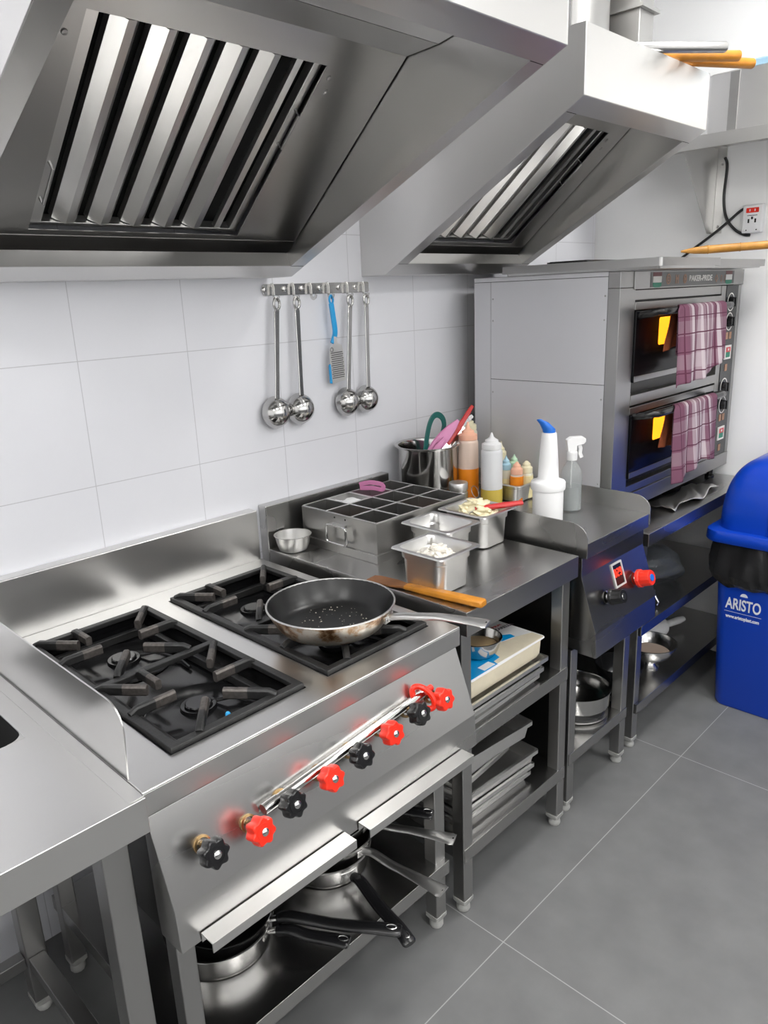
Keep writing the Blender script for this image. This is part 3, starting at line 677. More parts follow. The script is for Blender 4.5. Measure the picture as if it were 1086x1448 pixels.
# control strip
MB().box(2.6985,2.8115,OYF+.001,-.60,.899,1.542).build('control_strip', simple('control_strip_black',(.02,.021,.023),.25), T)
for lab,z in (('upper deck top',1.482),('upper deck bottom',1.411),('lower deck top',1.166),('lower deck bottom',1.097)):
    M = frame((2.745,OYF+.0005,z),(0,-1,0),(1,0,0))
    kb = MB(); kb.lathe([(0,.001),(.020,.001),(.019,.006),(.017,.014),(.012,.016),(0,.016)],28,M=M); kb.box(-.0035,.0035,-.017,.017,.0155,.020,M)
    k_ = kb.build('knob', BLACKP, T, bevel=.001)
    dl = MB(); ringp(dl,M,.0335,.0295,40); dl.build('dial_ring', WHT, k_)
for z0 in (1.297,.985):
    M = frame((2.748,OYF+.0005,z0),(0,-1,0),(1,0,0))
    sw = MB(M).vox([-.030,-.021,.021,.030],[-.026,-.019,.019,.026],[0,.004],lambda i,j,k: not(i==1 and j==1)).build('power_switch', WHT, T, label='white framed switch, red over green')
    MB(M).box(-.021,.021,.001,.019,0,.005).build('switch_rocker', simple('switch_red',(.55,.02,.03),.3), sw); MB(M).box(-.021,.021,-.019,0,0,.004).build('switch_rocker', GRN, sw)
    a = MB(M); a.box(-.006,.006,.006,.014,.0051,.0055); a.build('switch_mark', WHT, sw)
    for dx,dz in ((-.016,.062),(.016,.062),(0,-.058)):
        MB(frame((2.748+dx,OYF+.0005,z0+dz),(0,-1,0),(1,0,0))).box(-.011,.011,-.013,.013,0,.001).build('pictogram', ORG, T)
# doors
WIN = emit('oven_window_glow', (1,.38,.012), 1.5)
for nm,z0,z1,zh,wz0,wz1 in (('upper',1.262,1.482,1.478,1.368,1.455),('lower',.950,1.158,1.165,1.054,1.130)):
    D = MB().box(1.984,2.656,OYF-.001,-.605,z0,z1).build('door', GLASSB, T, bevel=.004, label='black glass door of the %s deck'%nm)
    MB().box(1.986,2.654,OYF-.004,OYF-.0012,z0+.002,z0+.020).build('door_trim', S_SAT, D, bevel=.001)
    MB(frame((2.250,OYF-.0012,(wz0+wz1)/2),(0,-1,0),(1,0,0))).rrloft([(.105,(wz1-wz0)/2,.008,0),(.105,(wz1-wz0)/2,.008,.0008)]).build('door_window', WIN, D, label='glowing orange window')
    hp = [(2.005,OYF-.001,zh-.012),(2.005,OYF-.040,zh-.006),(2.010,OYF-.058,zh),(2.026,OYF-.070,zh),(2.060,OYF-.072,zh),(2.52,OYF-.072,zh),(2.555,OYF-.070,zh),(2.570,OYF-.058,zh),(2.575,OYF-.040,zh-.006),(2.575,OYF-.001,zh-.012)]
    MB().tube(hp,.0115,14).build('door_handle', BLACKP, D)

# towels over the handles
def towel(label, x0, x1, zh, zf_l, zf_r, zb, mat, seed):
    rnd = random.Random(seed); ph = [rnd.uniform(0,6) for _ in range(4)]
    yc = OYF-.072; R = .0150
    Lb = zh-zb
    def fn(u, v):
        # v: 0 back hem .. up, over the bar .. down to front hem
        zf = zf_l+(zf_r-zf_l)*(u**.8) + .018*sin(u*7+ph[0])*(.3+u*.7)
        if v < .35:
            t = v/.35; z = zb+(zh-zb)*t; y = yc+R+.004*(1-t)*sin(u*9+ph[1]); d = (1-t)
            x = x0+(x1-x0)*(.18+.82*u) + .004*d*sin(ph[2]+u*2)
        elif v < .45:
            a = (v-.35)/.10*pi; z = zh+R*sin(a); y = yc+R*cos(a); d = 0; x = x0+(x1-x0)*(u+(1-u)*.18*(1-(v-.35)/.10))
        else:
            t = (v-.45)/.55; z = zh-(zh-zf)*t; d = t
            y = yc-R-.004*t-.011*(t**.8)*(1+sin(u*19+ph[1]+t*1.2)*.75+.35*sin(u*37+ph[2]))
            x = x0+(x1-x0)*u + .022*t*(.25-u)*.6 + .006*t*sin(u*15+ph[3])
        return (x, y, z)
    o = MB().grid(60,70,fn).solo('towel', mat, label, 'towel', loc=(0,0,0), smooth=80, group='checked towels on the oven doors')
    # put the origin at the towel itself
    c = Vector(((x0+x1)/2, yc, min(zf_l,zf_r)))
    o.location = c
    for v in o.data.vertices: v.co -= c
    m = o.modifiers.new('solidify','SOLIDIFY'); m.thickness = .003; m.offset = 0
    return o
towel('mauve checked towel over the upper oven door handle', 2.085, 2.470, 1.478, 1.235, 1.285, 1.335, plaid('check_cloth_a',0,-.19,.19,0,.26), 3)
towel('mauve checked towel over the lower oven door handle', 2.105, 2.455, 1.165, .925, .965, 1.025, plaid('check_cloth_b',0,-.17,.17,0,.25), 5)

def brown_flap(label, x0, x1, zt, zl, zr, y):  # thin rust brown sheet hung between towel and oven door
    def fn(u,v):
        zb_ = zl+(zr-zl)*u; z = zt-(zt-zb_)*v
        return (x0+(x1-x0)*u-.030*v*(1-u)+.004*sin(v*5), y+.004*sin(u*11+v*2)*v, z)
    o = MB().grid(20,24,fn).solo('flap', simple('rust_brown_flap',(.26,.060,.018),.9,noise=.25,bump=.3,nscale=70), label, 'flap', smooth=80, group='rust brown flaps on the oven doors')
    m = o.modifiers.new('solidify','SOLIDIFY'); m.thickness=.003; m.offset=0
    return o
brown_flap('rust brown cloth tucked behind the checked towel on the upper oven door',2.118,2.19,1.472,1.352,1.368,-.6905)
brown_flap('rust brown cloth tucked behind the checked towel on the lower oven door',2.126,2.21,1.158,1.042,1.036,-.6905)
# trays on the oven
def open_tray(mb, x0,x1,y0,y1,z0,h,lip=.010,t=.0012,flare=.006,rad=.012,lipdrop=.004, M=None):
    cx,cy=(x0+x1)/2,(y0+y1)/2; hx,hy=(x1-x0)/2,(y1-y0)/2
    a,b=hx-lip,hy-lip
    mb.rrloft([(a-flare,b-flare,rad,z0),(a,b,rad,z0+h-t),(hx,hy,rad,z0+h-t),(hx,hy,rad,z0+h-t-lipdrop),(hx+t*.8,hy+t*.8,rad,z0+h-t-lipdrop),(hx+t*.8,hy+t*.8,rad,z0+h),(a-t,b-t,rad,z0+h),(a-flare-t,b-flare-t,rad,z0+t)], cx=cx, cy=cy, M=M)
    return mb
o = open_tray(MB(),1.862,2.285,-.768,-.225,1.6004,.030,lip=.006,lipdrop=.022,rad=.010).solo('baking_tray', S_LEG, 'large flat baking tray on top of the oven at its left', 'tray', group='trays on the oven')
o = open_tray(MB(),2.292,2.765,-.742,-.225,1.6004,.028,lip=.006,lipdrop=.022,rad=.010).solo('baking_tray', S_LEG, 'flat baking tray on top of the oven at its right, under the bamboo stick', 'tray', group='trays on the oven')
sb = MB().rrloft([(.11,.075,.01,0),(.11,.075,.01,.004),(.104,.069,.01,.004),(.104,.069,.01,.0055)])
o = sb.solo('dark_board', BLACKP, 'thin black board lying in the left tray on the oven', 'board', loc=(2.00,-.45,1.632), local=True)
# bamboo stick
a,b = Vector((2.240,-.655,1.655)), Vector((2.47,-1.02,1.668))
bm_ = MB(frame((0,0,0), b-a)); L_ = (b-a).length
pr = [(0,0),(.003,.0),(.010,.04),(.0125,.075)]
z = .075
for k_ in range(4):
    pr += [(.0125,z+.004),(.0138,z+.007),(.0125,z+.010)]; z += .095
pr += [(.0125,L_),(0,L_)]
bm_.lathe(pr, 16)
o = bm_.build('bamboo_stick', BAMBOO, None); o.location = a; tag(o,'bamboo stick with knots lying across the trays on the oven','stick')
MB().rrloft([(.040,.012,.006,0),(.040,.012,.006,.008),(.034,.009,.005,.010)]).solo('black_clip', BLACKP, 'small black clip beside the tip of the bamboo stick', 'clip', loc=(2.235,-.60,1.632), local=True)
# crumpled sheet sticking out under the oven
def fn(u,v): return (2.22+.40*u, -.60-.105*v+.012*sin(u*9), .7965+.010*abs(sin(u*6+v*3))*(.3+v)+.004*sin(v*9+u*14)**2)
o = MB().grid(30,12,fn).solo('foil_sheet', S_TRAY, 'crumpled silver sheet poking out from under the oven', 'sheet', solid=.001)

# ------------------------------------------------------------------ shelf on the right wall and what is on it
T = thing('wall_shelf', 'steel shelf on a triangular bracket, fixed to the right wall', 'shelf', (2.71,-.9,2.0))
SX0 = 2.553
MB().vox([SX0,SX0+.0025,XR-.004,XR-.001],[-1.9,-1.897,-.163,-.16],[2.000,2.041,2.044],lambda i,j,k: k==1 or i in(0,) or j in(0,2)).build('board', S_HOOD, T, bevel=.001)
for yb_ in (-.505,-1.55):
    br = MB()
    br.prism([(XR-.002,2.040),(SX0+.010,2.040),(SX0+.006,1.996),(XR-.055,1.735),(XR-.002,1.735)], yb_, yb_+.002,'y')
    br.box(XR-.004,XR-.001,yb_-.034,yb_-.0005,1.735,2.040).box(SX0+.02,XR-.002,yb_-.034,yb_-.0005,2.0375,2.0405)
    b_ = br.build('bracket', S_HOOD, T, bevel=.0006)
    for z in (1.76,1.98): MB().lathe([(0,0),(.006,0),(.0045,.003),(0,.0035)],10,M=frame((XR-.0042,yb_-.018,z),(-1,0,0),(0,1,0))).build('screw', S_LEG, b_)
T = thing('steel_box', 'bright stainless box standing on the wall shelf', 'box', (2.71,-.95,2.0445))
MB().rrloft([(.105,.40,.012,2.0446),(.105,.40,.012,2.232),(.099,.394,.012,2.236)], cx=2.705, cy=-.955).build('body', S_BAF, T, bevel=.002)
MB().box(2.597,2.5995,-.66,-.63,2.047,2.230).build('front_strip', S_LEG, T, label='grey vertical strip')  # narrow grey strip on the front face
o = MB().rrloft([(.09,.20,.02,0),(.095,.205,.02,.018),(.085,.195,.02,.024)]).solo('blue_lid', simple('pale_blue_plastic',(.35,.55,.72),.4), 'pale blue lid lying on the steel box on the wall shelf', 'lid', loc=(2.705,-.85,2.2362), local=True)
# outlet and cables
T = thing('wall_outlet', 'white wall outlet with a red rocker switch on the right wall', 'outlet', (XR,-.657,1.73))
Mo = frame((XR-.0008,-.657,1.777),(-1,0,0),(0,-1,0))
MB(Mo).rrloft([(.036,.050,.006,0),(.036,.050,.006,.022),(.032,.046,.006,.026)]).build('housing', WHITEP, T, bevel=.001)
MB(Mo).rrloft([(.022,.0085,.002,.0262),(.022,.0085,.002,.0285)],cy=.029).build('switch', REDP, T, label='red rocker switch')
MB(Mo).box(-.011,-.007,.025,.033,.0286,.029).build('switch_mark', WHITEP, T); MB(Mo).box(.007,.011,.025,.033,.0286,.029).build('switch_mark', WHITEP, T)
for x,y,a,b in ((-.012,-.008,.003,.007),(.012,-.008,.003,.007),(0,.002,.0035,.0045),(0,.011,.018,.001),(.018,-.040,.002,.002),(-.018,-.040,.002,.002)):
    MB(Mo).box(x-a,x+a,y-b,y+b,.0262,.0266).build('socket_hole', BLACKP, T)
def smooth_path(P, n=10):
    P=[Vector(p) for p in P]; out=[]
    for i in range(len(P)-1):
        p0=P[max(i-1,0)];p1=P[i];p2=P[i+1];p3=P[min(i+2,len(P)-1)]
        for k in range(n):
            t=k/n; out.append(.5*((2*p1)+(p2-p0)*t+(2*p0-5*p1+4*p2-p3)*t*t+(3*p1-p0-3*p2+p3)*t**3))
    out.append(P[-1]); return out
xw = XR-.0065
MB().tube(smooth_path([(xw-.03,-.545,2.0415-.044),(xw,-.543,1.97),(xw,-.540,1.86),(xw,-.555,1.79),(xw,-.590,1.745),(xw,-.625,1.724),(xw,-.648,1.7205)]),.0052,10).solo('power_cable', RUBBER, 'black cable dropping from the wall shelf to the underside of the outlet', 'cable')
MB().tube(smooth_path([(xw,-.618,1.815),(xw,-.600,1.805),(xw,-.560,1.772),(xw,-.50,1.727),(xw,-.437,1.685),(xw,-.36,1.63),(xw,-.30,1.58),(xw,-.285,1.45),(xw,-.28,1.1),(xw,-.28,.80)]),.0052,10).solo('power_cable', RUBBER, 'black cable running from the left of the outlet down behind the oven', 'cable')

# ------------------------------------------------------------------ hook rail, ladles, grater
T = thing('hook_rail', 'polished steel hook rail on the tiled wall holding ladles', 'hook rail', (1.26,0,1.57))
Mh = frame((1.2605,-.0006,1.585),(0,-1,0),(1,0,0))
MB(Mh).rrloft([(.206,.0155,.006,0),(.206,.0155,.006,.0035)]).build('rail', S_MIR, T, bevel=.0008)
hookx = [1.083,1.155,1.219,1.287,1.364,1.432]
for x in hookx:
    h = MB()
    h.strip([(x,-.0048,1.597),(x,-.011,1.598),(x,-.014,1.592),(x,-.0145,1.580),(x,-.0145,1.567)],.011,.002,up=(1,0,0))
    h.strip(smooth_path([(x,-.0145,1.568),(x,-.016,1.561),(x,-.024,1.557),(x,-.033,1.561),(x,-.036,1.568)],5),.009,.002,up=(1,0,0))
    h.build('hook', CHROME, T)
    MB(frame((x-.026,-.0045,1.586),(0,-1,0),(1,0,0))).lathe([(0,0),(.008,0),(.008,.003),(.005,.006),(0,.0065)],14).build('rivet', CHROME, T)
def ladle(label, hx, bx, bz, R):
    T = thing('ladle', label, 'ladle', (hx,-.03,1.24), group='ladles on the hook rail')
    yb_ = -.046
    top = Vector((hx,-.0245,1.556)); bot = Vector((bx-.002,yb_+.012,bz+R*.92))
    hd = MB()
    d = (bot-top)
    # eye of the handle
    eye=[top+Vector((.0100*cos(2*pi*i/20), 0, .0155*sin(2*pi*i/20)-.0095)) for i in range(20)]
    hd.tube(eye,.0042,8,closed=True)
    pts=[top+Vector((0,0,-.024)), top+d*.12, top+d*.4, top+d*.8, bot]
    hd.strip(pts,.0165,.0048,up=(0,-1,0),scales=[(.9,1),(1.1,1),(1.0,1),(.9,1),(1.0,1)])
    hd.build('handle', S_MIR, T, bevel=.0008)
    M = frame((bx,yb_+.028,bz),(0,-1,.10),(1,0,0))
    pr=[(R,0)]+[(R*cos(a),R*.95*sin(a)) for a in [radians(q) for q in range(8,90,8)]]+[(0,R*.95)]
    inn=[(0,R*.95-.0012)]+[((R-.0012)*cos(a),(R*.95-.0012)*sin(a)) for a in [radians(q) for q in range(82,0,-8)]]+[(R-.0012,0)]
    m_=MB(); m_.lathe([(R+.0015,0),(R+.0015,.0012)]+pr[1:]+inn+[(R+.0015,0)],40,M=M)
    m_.build('bowl', S_MIR, T)
    return T
ladle('leftmost steel ladle on the hook rail', hookx[0],1.054,1.248,.0445)
ladle('steel ladle second from left on the hook rail, touching the leftmost', hookx[1],1.1435,1.247,.0445)
ladle('steel ladle just right of the blue handled grater', hookx[4],1.332,1.244,.0430)
ladle('rightmost steel ladle on the hook rail', hookx[5],1.4175,1.243,.0415)
T = thing('grater', 'flat steel grater with a bright blue handle hanging on the hook rail', 'grater', (1.288,-.028,1.31))
gx = 1.289; gy=-.0245
hd=MB(); ey=[Vector((gx-.002+.007*cos(2*pi*i/18),gy,1.5515+.012*sin(2*pi*i/18))) for i in range(18)]
hd.strip(smooth_path([(gx-.003,gy,1.541),(gx-.001,gy-.004,1.50),(gx+.003,gy-.004,1.46),(gx+.001,gy,1.440),(gx-.006,gy,1.425)],5),.017,.009,up=(0,-1,0))
hd.tube(ey,.0035,8,closed=True)
hd.build('handle', SKYP, T, bevel=.002, label='sky blue handle')
pl=MB()
out=[(-.027,-.115),(.030,-.110),(.028,-.018),(.024,-.004),(.008,.004),(.004,.034),(-.003,.034),(-.006,.004),(-.024,-.008),(-.028,-.022)]
Mg=frame((gx+.001,gy-.005,1.422),(0,-1,0),(1,0,.04))
pl.prism(out,-.0006,.0006,'z',M=Mg)
plate=pl.build('plate', S_TRAY, T, bevel=.0003)
tt=MB()
for i in range(9):
    for j in range(13):
        x=-.021+i*.0053+(j%2)*.0026; y=-.024-j*.0062
        tt.box(x-.0016,x+.0016,y-.0012,y+.0012,.0007,.0016,Mg)
tt.build('teeth', simple('grater_holes',(.05,.05,.05),.4,metal=.6), plate)
MB(Mg).lathe([(.0065,.0007),(.0075,.0015),(.0045,.0015),(.0040,.0007)],16,(-.018,-.014,0)).build('eyelet', S_LEG, plate)
MB(Mg).prism([(-.0335,-.112),(-.0272,-.114),(-.0282,-.055),(-.0325,-.058)],-.004,.003,'z').build('guard', SKYP, T, bevel=.001, label='sky blue side guard')
# ------------------------------------------------------------------ pans
def pan(label, c, R, h, ang, hl, body, inner, hmat, z0h=None, droop=.0, base=.80, style='steel', rise=.02, cat='frying pan', name='frying_pan', group=None, stain=False):
    """local frame: handle along +x"""
    T = thing(name, label, cat, c, ang, group, local=True)
    rb = R*base; t=.0025
    pr = [(0,0),(rb-.006,0),(rb,.002)]
    for k_ in range(1,9):
        s_=k_/8; pr.append((rb+(R-rb)*(s_**.75), .002+(h-.002)*s_**1.15))
    ou = pr+[(R+.0015,h+.0005),(R+.001,h+.002)]
    MB().lathe(ou+[(R-t,h+.0019)],56).build('pan_body', body, T)
    inn=[(R-t+.0004,h+.0017)]+[(r_-t,max(z_,.0)+.0018) for r_,z_ in reversed(pr[3:])]+[(rb-.008,.004),(0,.004)]
    MB().lathe(inn,56).build('pan_lining', inner, T)
    zh = h*.72 if z0h is None else z0h
    H = MB()
    if style=='steel':
        P = smooth_path([(R-.004,0,zh),(R+.03,0,zh+.008),(R+.08,0,zh+rise),(R+hl*.55,0,zh+rise*1.3),(R+hl*.85,0,zh+rise*1.3-droop*.5),(R+hl,0,zh+rise*1.2-droop)],6)
        n=len(P); sc=[]
        for i in range(n):
            u=i/(n-1); wv = 1.0+.10*sin(u*pi*.5) if u<.55 else 1.1+1.0*max(0,(u-.55)/.45)**1.2
            tv = 1.0 if u<.5 else 1.0-.55*(u-.5)/.5
            if u>.94: wv*=.86
            sc.append((wv,tv))
        sec=[(.0108*cos(2*pi*i/14),.0075*sin(2*pi*i/14)) for i in range(14)]
        H.sweep(P,sec,(0,0,1),sc)
        ho=H.build('pan_handle', hmat, T)
        e=P[-3]; zz = e.z+.0028
        MB().lathe([(0,0),(.0065,0),(.0065,.0008),(0,.0008)],18,M=Matrix.Translation((e.x-.004,0,zz))@Matrix.Diagonal((1.5,.75,1,1))).build('hanging_hole', BLACKVOID, ho)
    else:
        P = smooth_path([(R+.022,0,zh+.006),(R+.05,0,zh+.014),(R+hl*.5,0,zh+rise),(R+hl*.82,0,zh+rise*1.2),(R+hl,0,zh+rise*1.1-droop)],6)
        n=len(P); sc=[]
        for i in range(n):
            u=i/(n-1); w_=.82+.30*u; tt=1.0-.35*u
            if u>.96: w_*=.8
            sc.append((w_,tt))
        sec=[(.0155*cos(2*pi*i/16)*(1),.0115*sin(2*pi*i/16)) for i in range(16)]
        H.sweep(P,sec,(0,0,1),sc)
        ho=H.build('pan_handle', hmat, T)
        st=MB(); st.sweep([(R-.004,0,zh),(R+.012,0,zh+.004),(R+.030,0,zh+.010)],[(.008*cos(2*pi*i/12),.006*sin(2*pi*i/12)) for i in range(12)]); st.build('handle_neck', S_PAN, ho)
        e=P[-4]
        MB().lathe([(.0085,0),(.0098,.001),(.0098,.003),(.0085,.0035),(.0075,.002)],20,M=Matrix.Translation((e.x,0,e.z+.0055))@Matrix.Diagonal((1.25,.72,1,1))).build('hanging_ring', S_PAN, ho)
    for y in (-.013,.013):
        MB().lathe([(0,-.002),(.0055,-.002),(.0045,.002),(0,.003)],12,M=frame((sqrt_(R-.001,y),y,zh),(1,0,.25),(0,1,0))).build('rivet', S_PAN, ho)
    pl=MB(); pl.strip([(R-.0035,-.021,zh),(R+.0005,0,zh),(R-.0035,.021,zh)],.016,.004,up=(1,0,0)); pl.build('handle_bracket', S_PAN, ho)
    return T
def sqrt_(R,y): return math.sqrt(max(R*R-y*y,0))
def hdir(x,y): return math.atan2(y,x)
STAINED, nt_, b_ = newmat('stained_pan_steel')
b_.inputs['Metallic'].default_value=.9; b_.inputs['Roughness'].default_value=.33
tc_=nt_.nodes.new('ShaderNodeTexCoord'); nz_=nt_.nodes.new('ShaderNodeTexNoise'); nz_.inputs['Scale'].default_value=26; nz_.inputs['Detail'].default_value=6; nz_.inputs['Roughness'].default_value=.65
rp_=nt_.nodes.new('ShaderNodeValToRGB'); el=rp_.color_ramp.elements; el[0].position=.38; el[0].color=(.16,.075,.03,1); el[1].position=.55; el[1].color=(.56,.52,.46,1); e_=el.new(.46); e_.color=(.42,.28,.17,1)
nt_.links.new(tc_.outputs['Object'],nz_.inputs['Vector']); nt_.links.new(nz_.outputs['Fac'],rp_.inputs['Fac']); nt_.links.new(rp_.outputs['Color'],b_.inputs['Base Color'])
FP = pan('large nonstick frying pan with food specks and scorched sides on the right rear burner', (.735,-.580,.8606), .141, .056, hdir(.120,-.323), .215, STAINED, NONSTK, S_GN, z0h=.040, rise=.014, base=.74)
MB().tube([Vector((.1405*cos(2*pi*i/64),.1405*sin(2*pi*i/64),.0575)) for i in range(64)],.0022,8,closed=True).build('pan_rim',S_GN,FP,label='bright rolled rim')
sp_=MB(); rnd=random.Random(4)
for i in range(110):
    a=rnd.uniform(0,2*pi); r_=.10*math.sqrt(rnd.random()); x,y=r_*cos(a),r_*sin(a); q=rnd.uniform(.0005,.0013)
    sp_.box(x-q,x+q,y-q*.7,y+q*.7,.0036,.0036+q)
sp_.build('food_speck', FOOD, FP, kind='stuff', label='pale food crumbs in the pan')

# pans on the cooker shelf (shelf top z .204)
zs_=.2045
pan('low pan at the front left of the cooker shelf with short black handle', (.408,-.518,zs_), .118,.056, hdir(.089,-.156), .182, S_PAN, S_PAN, BLACKP, style='black', rise=.008, z0h=.046, base=.92, group='pans stored under the cooker')
pan('dark pan stacked in the front left pan, its long black handle pointing right', (.420,-.530,zs_+.0060), .0985,.066, hdir(.158,-.230), .290, NONSTK, NONSTK, BLACKP, style='black', rise=.006, z0h=.058, base=.86, group='pans stored under the cooker')
pan('bottom pan of the middle stack under the cooker, black handle slanting forward', (.728,-.512,zs_), .112,.052, hdir(-.050,-.239), .245, S_PAN, S_PAN, BLACKP, style='black', rise=.004, z0h=.036, base=.90, droop=.008, group='pans stored under the cooker')
pan('second pan of the middle stack under the cooker with steel handle reaching the front leg', (.738,-.512,zs_+.054), .114,.034, hdir(.039,-.341), .229, S_PAN, NONSTK, S_GN, rise=.002, z0h=.020, base=.86, group='pans stored under the cooker')
pan('third pan of the middle stack under the cooker with level steel handle', (.738,-.508,zs_+.090), .108,.038, hdir(.135,-.299), .220, S_PAN, NONSTK, S_GN, rise=.010, z0h=.028, base=.86, group='pans stored under the cooker')
pan('topmost pan of the middle stack under the cooker with blunt black handle', (.738,-.505,zs_+.130), .104,.040, hdir(.129,-.241), .170, NONSTK, NONSTK, BLACKP, style='black', rise=.010, z0h=.030, base=.86, group='pans stored under the cooker')

# ------------------------------------------------------------------ things on the worktable (z .860)
ZW=.8602
def bowl(mb, R, h, rb, t=.0016, seg=40, rim=.0025, M=None, c=(0,0,0), p=.6):
    pr=[(0,0),(rb,0)]
    for k_ in range(1,9): s_=k_/8; pr.append((rb+(R-rb)*s_**p, h*s_**1.25))
    pr+= [(R+rim,h),(R+rim,h+.0012)]
    inn=[(r_-t,z_+t) for r_,z_ in reversed(pr[2:10])]
    pr+= [(R-t,h+.0012)]+inn[1:]+[(max(rb-t,.001),t),(0,t)]
    mb.lathe(pr,seg,c,M); return mb
bowl(MB(),.052,.046,.036).solo('steel_bowl', S_GN, 'small empty steel bowl beside the backsplash at the left end of the worktable', 'bowl', loc=(1.0195,-.099,ZW) , local=True)
T = thing('divided_box', 'rectangular steel box with twelve open compartments at the back of the worktable', 'condiment box', (1.27,-.23,ZW))
bx0,bx1,by0,by1,bh=1.083,1.463,-.380,-.070,.112
MB().vox([bx0,bx0+.0018,bx1-.0018,bx1],[by0,by0+.0018,by1-.0018,by1],[ZW+.0005,ZW+.004,ZW+bh],lambda i,j,k: k==0 or i!=1 or j!=1).build('box_shell', S_BOX, T, bevel=.0008)
MB().vox([bx0-.006,bx0-.0002,bx1+.0002,bx1+.004],[by0-.004,by0-.0002,by1+.0002,by1+.004],[ZW,ZW+.022,ZW+.024],lambda i,j,k: not(i==1 and j==1)).build('base_tray', S_BOX, T, bevel=.0008)
cw=(bx1-bx0-.0036)/4; cd=(by1-by0-.0036)/3
cells={}
for i in range(4):
    for j in range(3):
        xa=bx0+.0018+i*cw; ya=by1-.0018-(j+1)*cd
        cells[(i,j)]=(xa+cw/2,ya+cd/2)
        MB().vox([xa+.0006,xa+.0028,xa+cw-.0028,xa+cw-.0006],[ya+.0006,ya+.0028,ya+cd-.0028,ya+cd-.0006],[ZW+.032,ZW+.034,ZW+bh-.0005],lambda a,b,c: c==0 or a!=1 or b!=1).build('compartment', S_BOX, T)
        MB().vox([xa+.0002,xa+.0030,xa+cw-.0030,xa+cw-.0002],[ya+.0002,ya+.0030,ya+cd-.0030,ya+cd-.0002],[ZW+bh-.0004,ZW+bh+.0022],lambda a,b,c: a!=1 or b!=1).build('rim', S_BAF, T, bevel=.0009, label='folded compartment rim, its highlight put in as brighter steel')  # edge highlight of each cell put in as a brighter steel ring
SPICE=simple('brown_spice',(.14,.06,.03),.9,noise=.4,bump=.4,nscale=150)
def fill(i,j,z,mat,nm,lab,cat,amp=.008):
    cx,cy=cells[(i,j)]
    a,b=cw/2-.0028,cd/2-.0028
    fn=lambda u,v:(cx-a+2*a*u,cy-b+2*b*v,z+amp*(sin(u*5+i)*cos(v*6)+.5*sin(u*13+v*9)))
    m_=MB().grid(16,14,fn); m_.box(cx-a,cx+a,cy-b,cy+b,ZW+.0342,z-amp*1.6)
    return m_.solo(nm,mat,lab,cat)
o=fill(1,0,.958,SALT,'salt','white salt filling a compartment of the steel box','salt',.006); o['kind']='stuff'
for q,lab in (((0,1),'brown spice at the bottom of the compartment next to the box handle'),((2,2),'brown spice in the front compartment nearest the steel pans')):
    o=fill(q[0],q[1],.926,SPICE,'spice',lab,'spice',.003); o['kind']='stuff'
hy0,hy1=-.275,-.195; hz0,hz1=.892,.944
hn=MB(); xh=bx0-.017
pts=[(xh,hy0,hz1-.008),(xh,hy0,hz0+.008),(xh,hy0+.003,hz0+.002),(xh,hy0+.009,hz0),(xh,hy1-.009,hz0),(xh,hy1-.003,hz0+.002),(xh,hy1,hz0+.008),(xh,hy1,hz1-.008),(xh,hy1-.003,hz1-.002),(xh,hy1-.009,hz1),(xh,hy0+.009,hz1),(xh,hy0+.003,hz1-.002)]
hn.tube(pts,.0036,8,closed=True)
hh=hn.build('box_handle', S_MIR, T)
MB().box(xh-.003,bx0-.0002,hy0+.012,hy1-.012,hz1-.004,hz1+.004).build('handle_bracket', S_GN, hh, bevel=.001)
for y in (hy0+.018,hy1-.018): MB().lathe([(0,0),(.003,0),(.002,.001),(0,.0013)],8,M=frame((bx0,y,hz1+.018),(-1,0,0),(0,1,0))).build('rivet', BLACKP, hh)
# pink tongs lying in the box
def tongs(nm,label,mat,P,w,t,loc,M,cat='tongs',group=None):
    m_=MB(); m_.strip(P,w,t,up=(0,1,0))
    T=thing(nm,label,cat,loc,0,group,local=True)
    m2=MB(); m2.v=[M@v for v in m_.v]; m2.f=m_.f
    m2.build('arms',mat,T,bevel=.0008); return T
cx,cy=cells[(2,0)]
P=smooth_path([(-.040,0,0),(-.020,0,.012),(.0,0,.020),(.030,0,.024),(.040,0,.018),(.036,0,.008),(.020,0,.006),(.0,0,.002),(-.036,0,-.010)],5)
tongs('tongs','small pink tongs lying in a compartment of the steel box',PINK,P,.014,.003,(cx-.004,cy-.004,.984),Matrix.Rotation(radians(-70),4,'Z')@Matrix.Rotation(radians(14),4,'Y'))
ol=fill(2,0,.940,simple('pink_paste',(.42,.16,.26),.6,bump=.3,nscale=60),'sauce','pink sauce in the compartment that holds the small tongs','sauce',.003); ol['kind']='stuff'

def gn_pan(label,x0,x1,y0,y1,h,z=ZW,rz=0,name='container',cat='food pan',group='steel food pans on the worktable',lip=.012,mat=None):
    T=thing(name,label,cat,((x0+x1)/2,(y0+y1)/2,z),rz,group,local=True)
    hx,hy=(x1-x0)/2,(y1-y0)/2; a,b=hx-lip,hy-lip
    t=.0014
    MB().rrloft([(a-.014,b-.014,.022,0),(a-.008,b-.008,.024,.004),(a-.0045,b-.0045,.024,h*.72),(a-.001,b-.001,.024,h*.76),(a,b,.024,h-.006),(a+.003,b+.003,.022,h-.0018),(hx-.002,hy-.002,.008,h-.0018),(hx,hy,.008,h-.004),(hx+.0012,hy+.0012,.008,h-.0035),(hx,hy,.008,h),(a+.002,b+.002,.020,h),(a-t,b-t,.022,h-.006),(a-.001-t,b-.001-t,.022,h*.76),(a-.0045-t,b-.0045-t,.022,h*.72),(a-.009-t,b-.009-t,.022,.006),(a-.015,b-.015,.020,t)],n=6).build('pan_shell', mat or S_GN, T)
    return T,a,b
TA,a1,b1=gn_pan('front steel food pan with white chopped onion on the worktable',.990,1.142,-.683,-.520,.103)
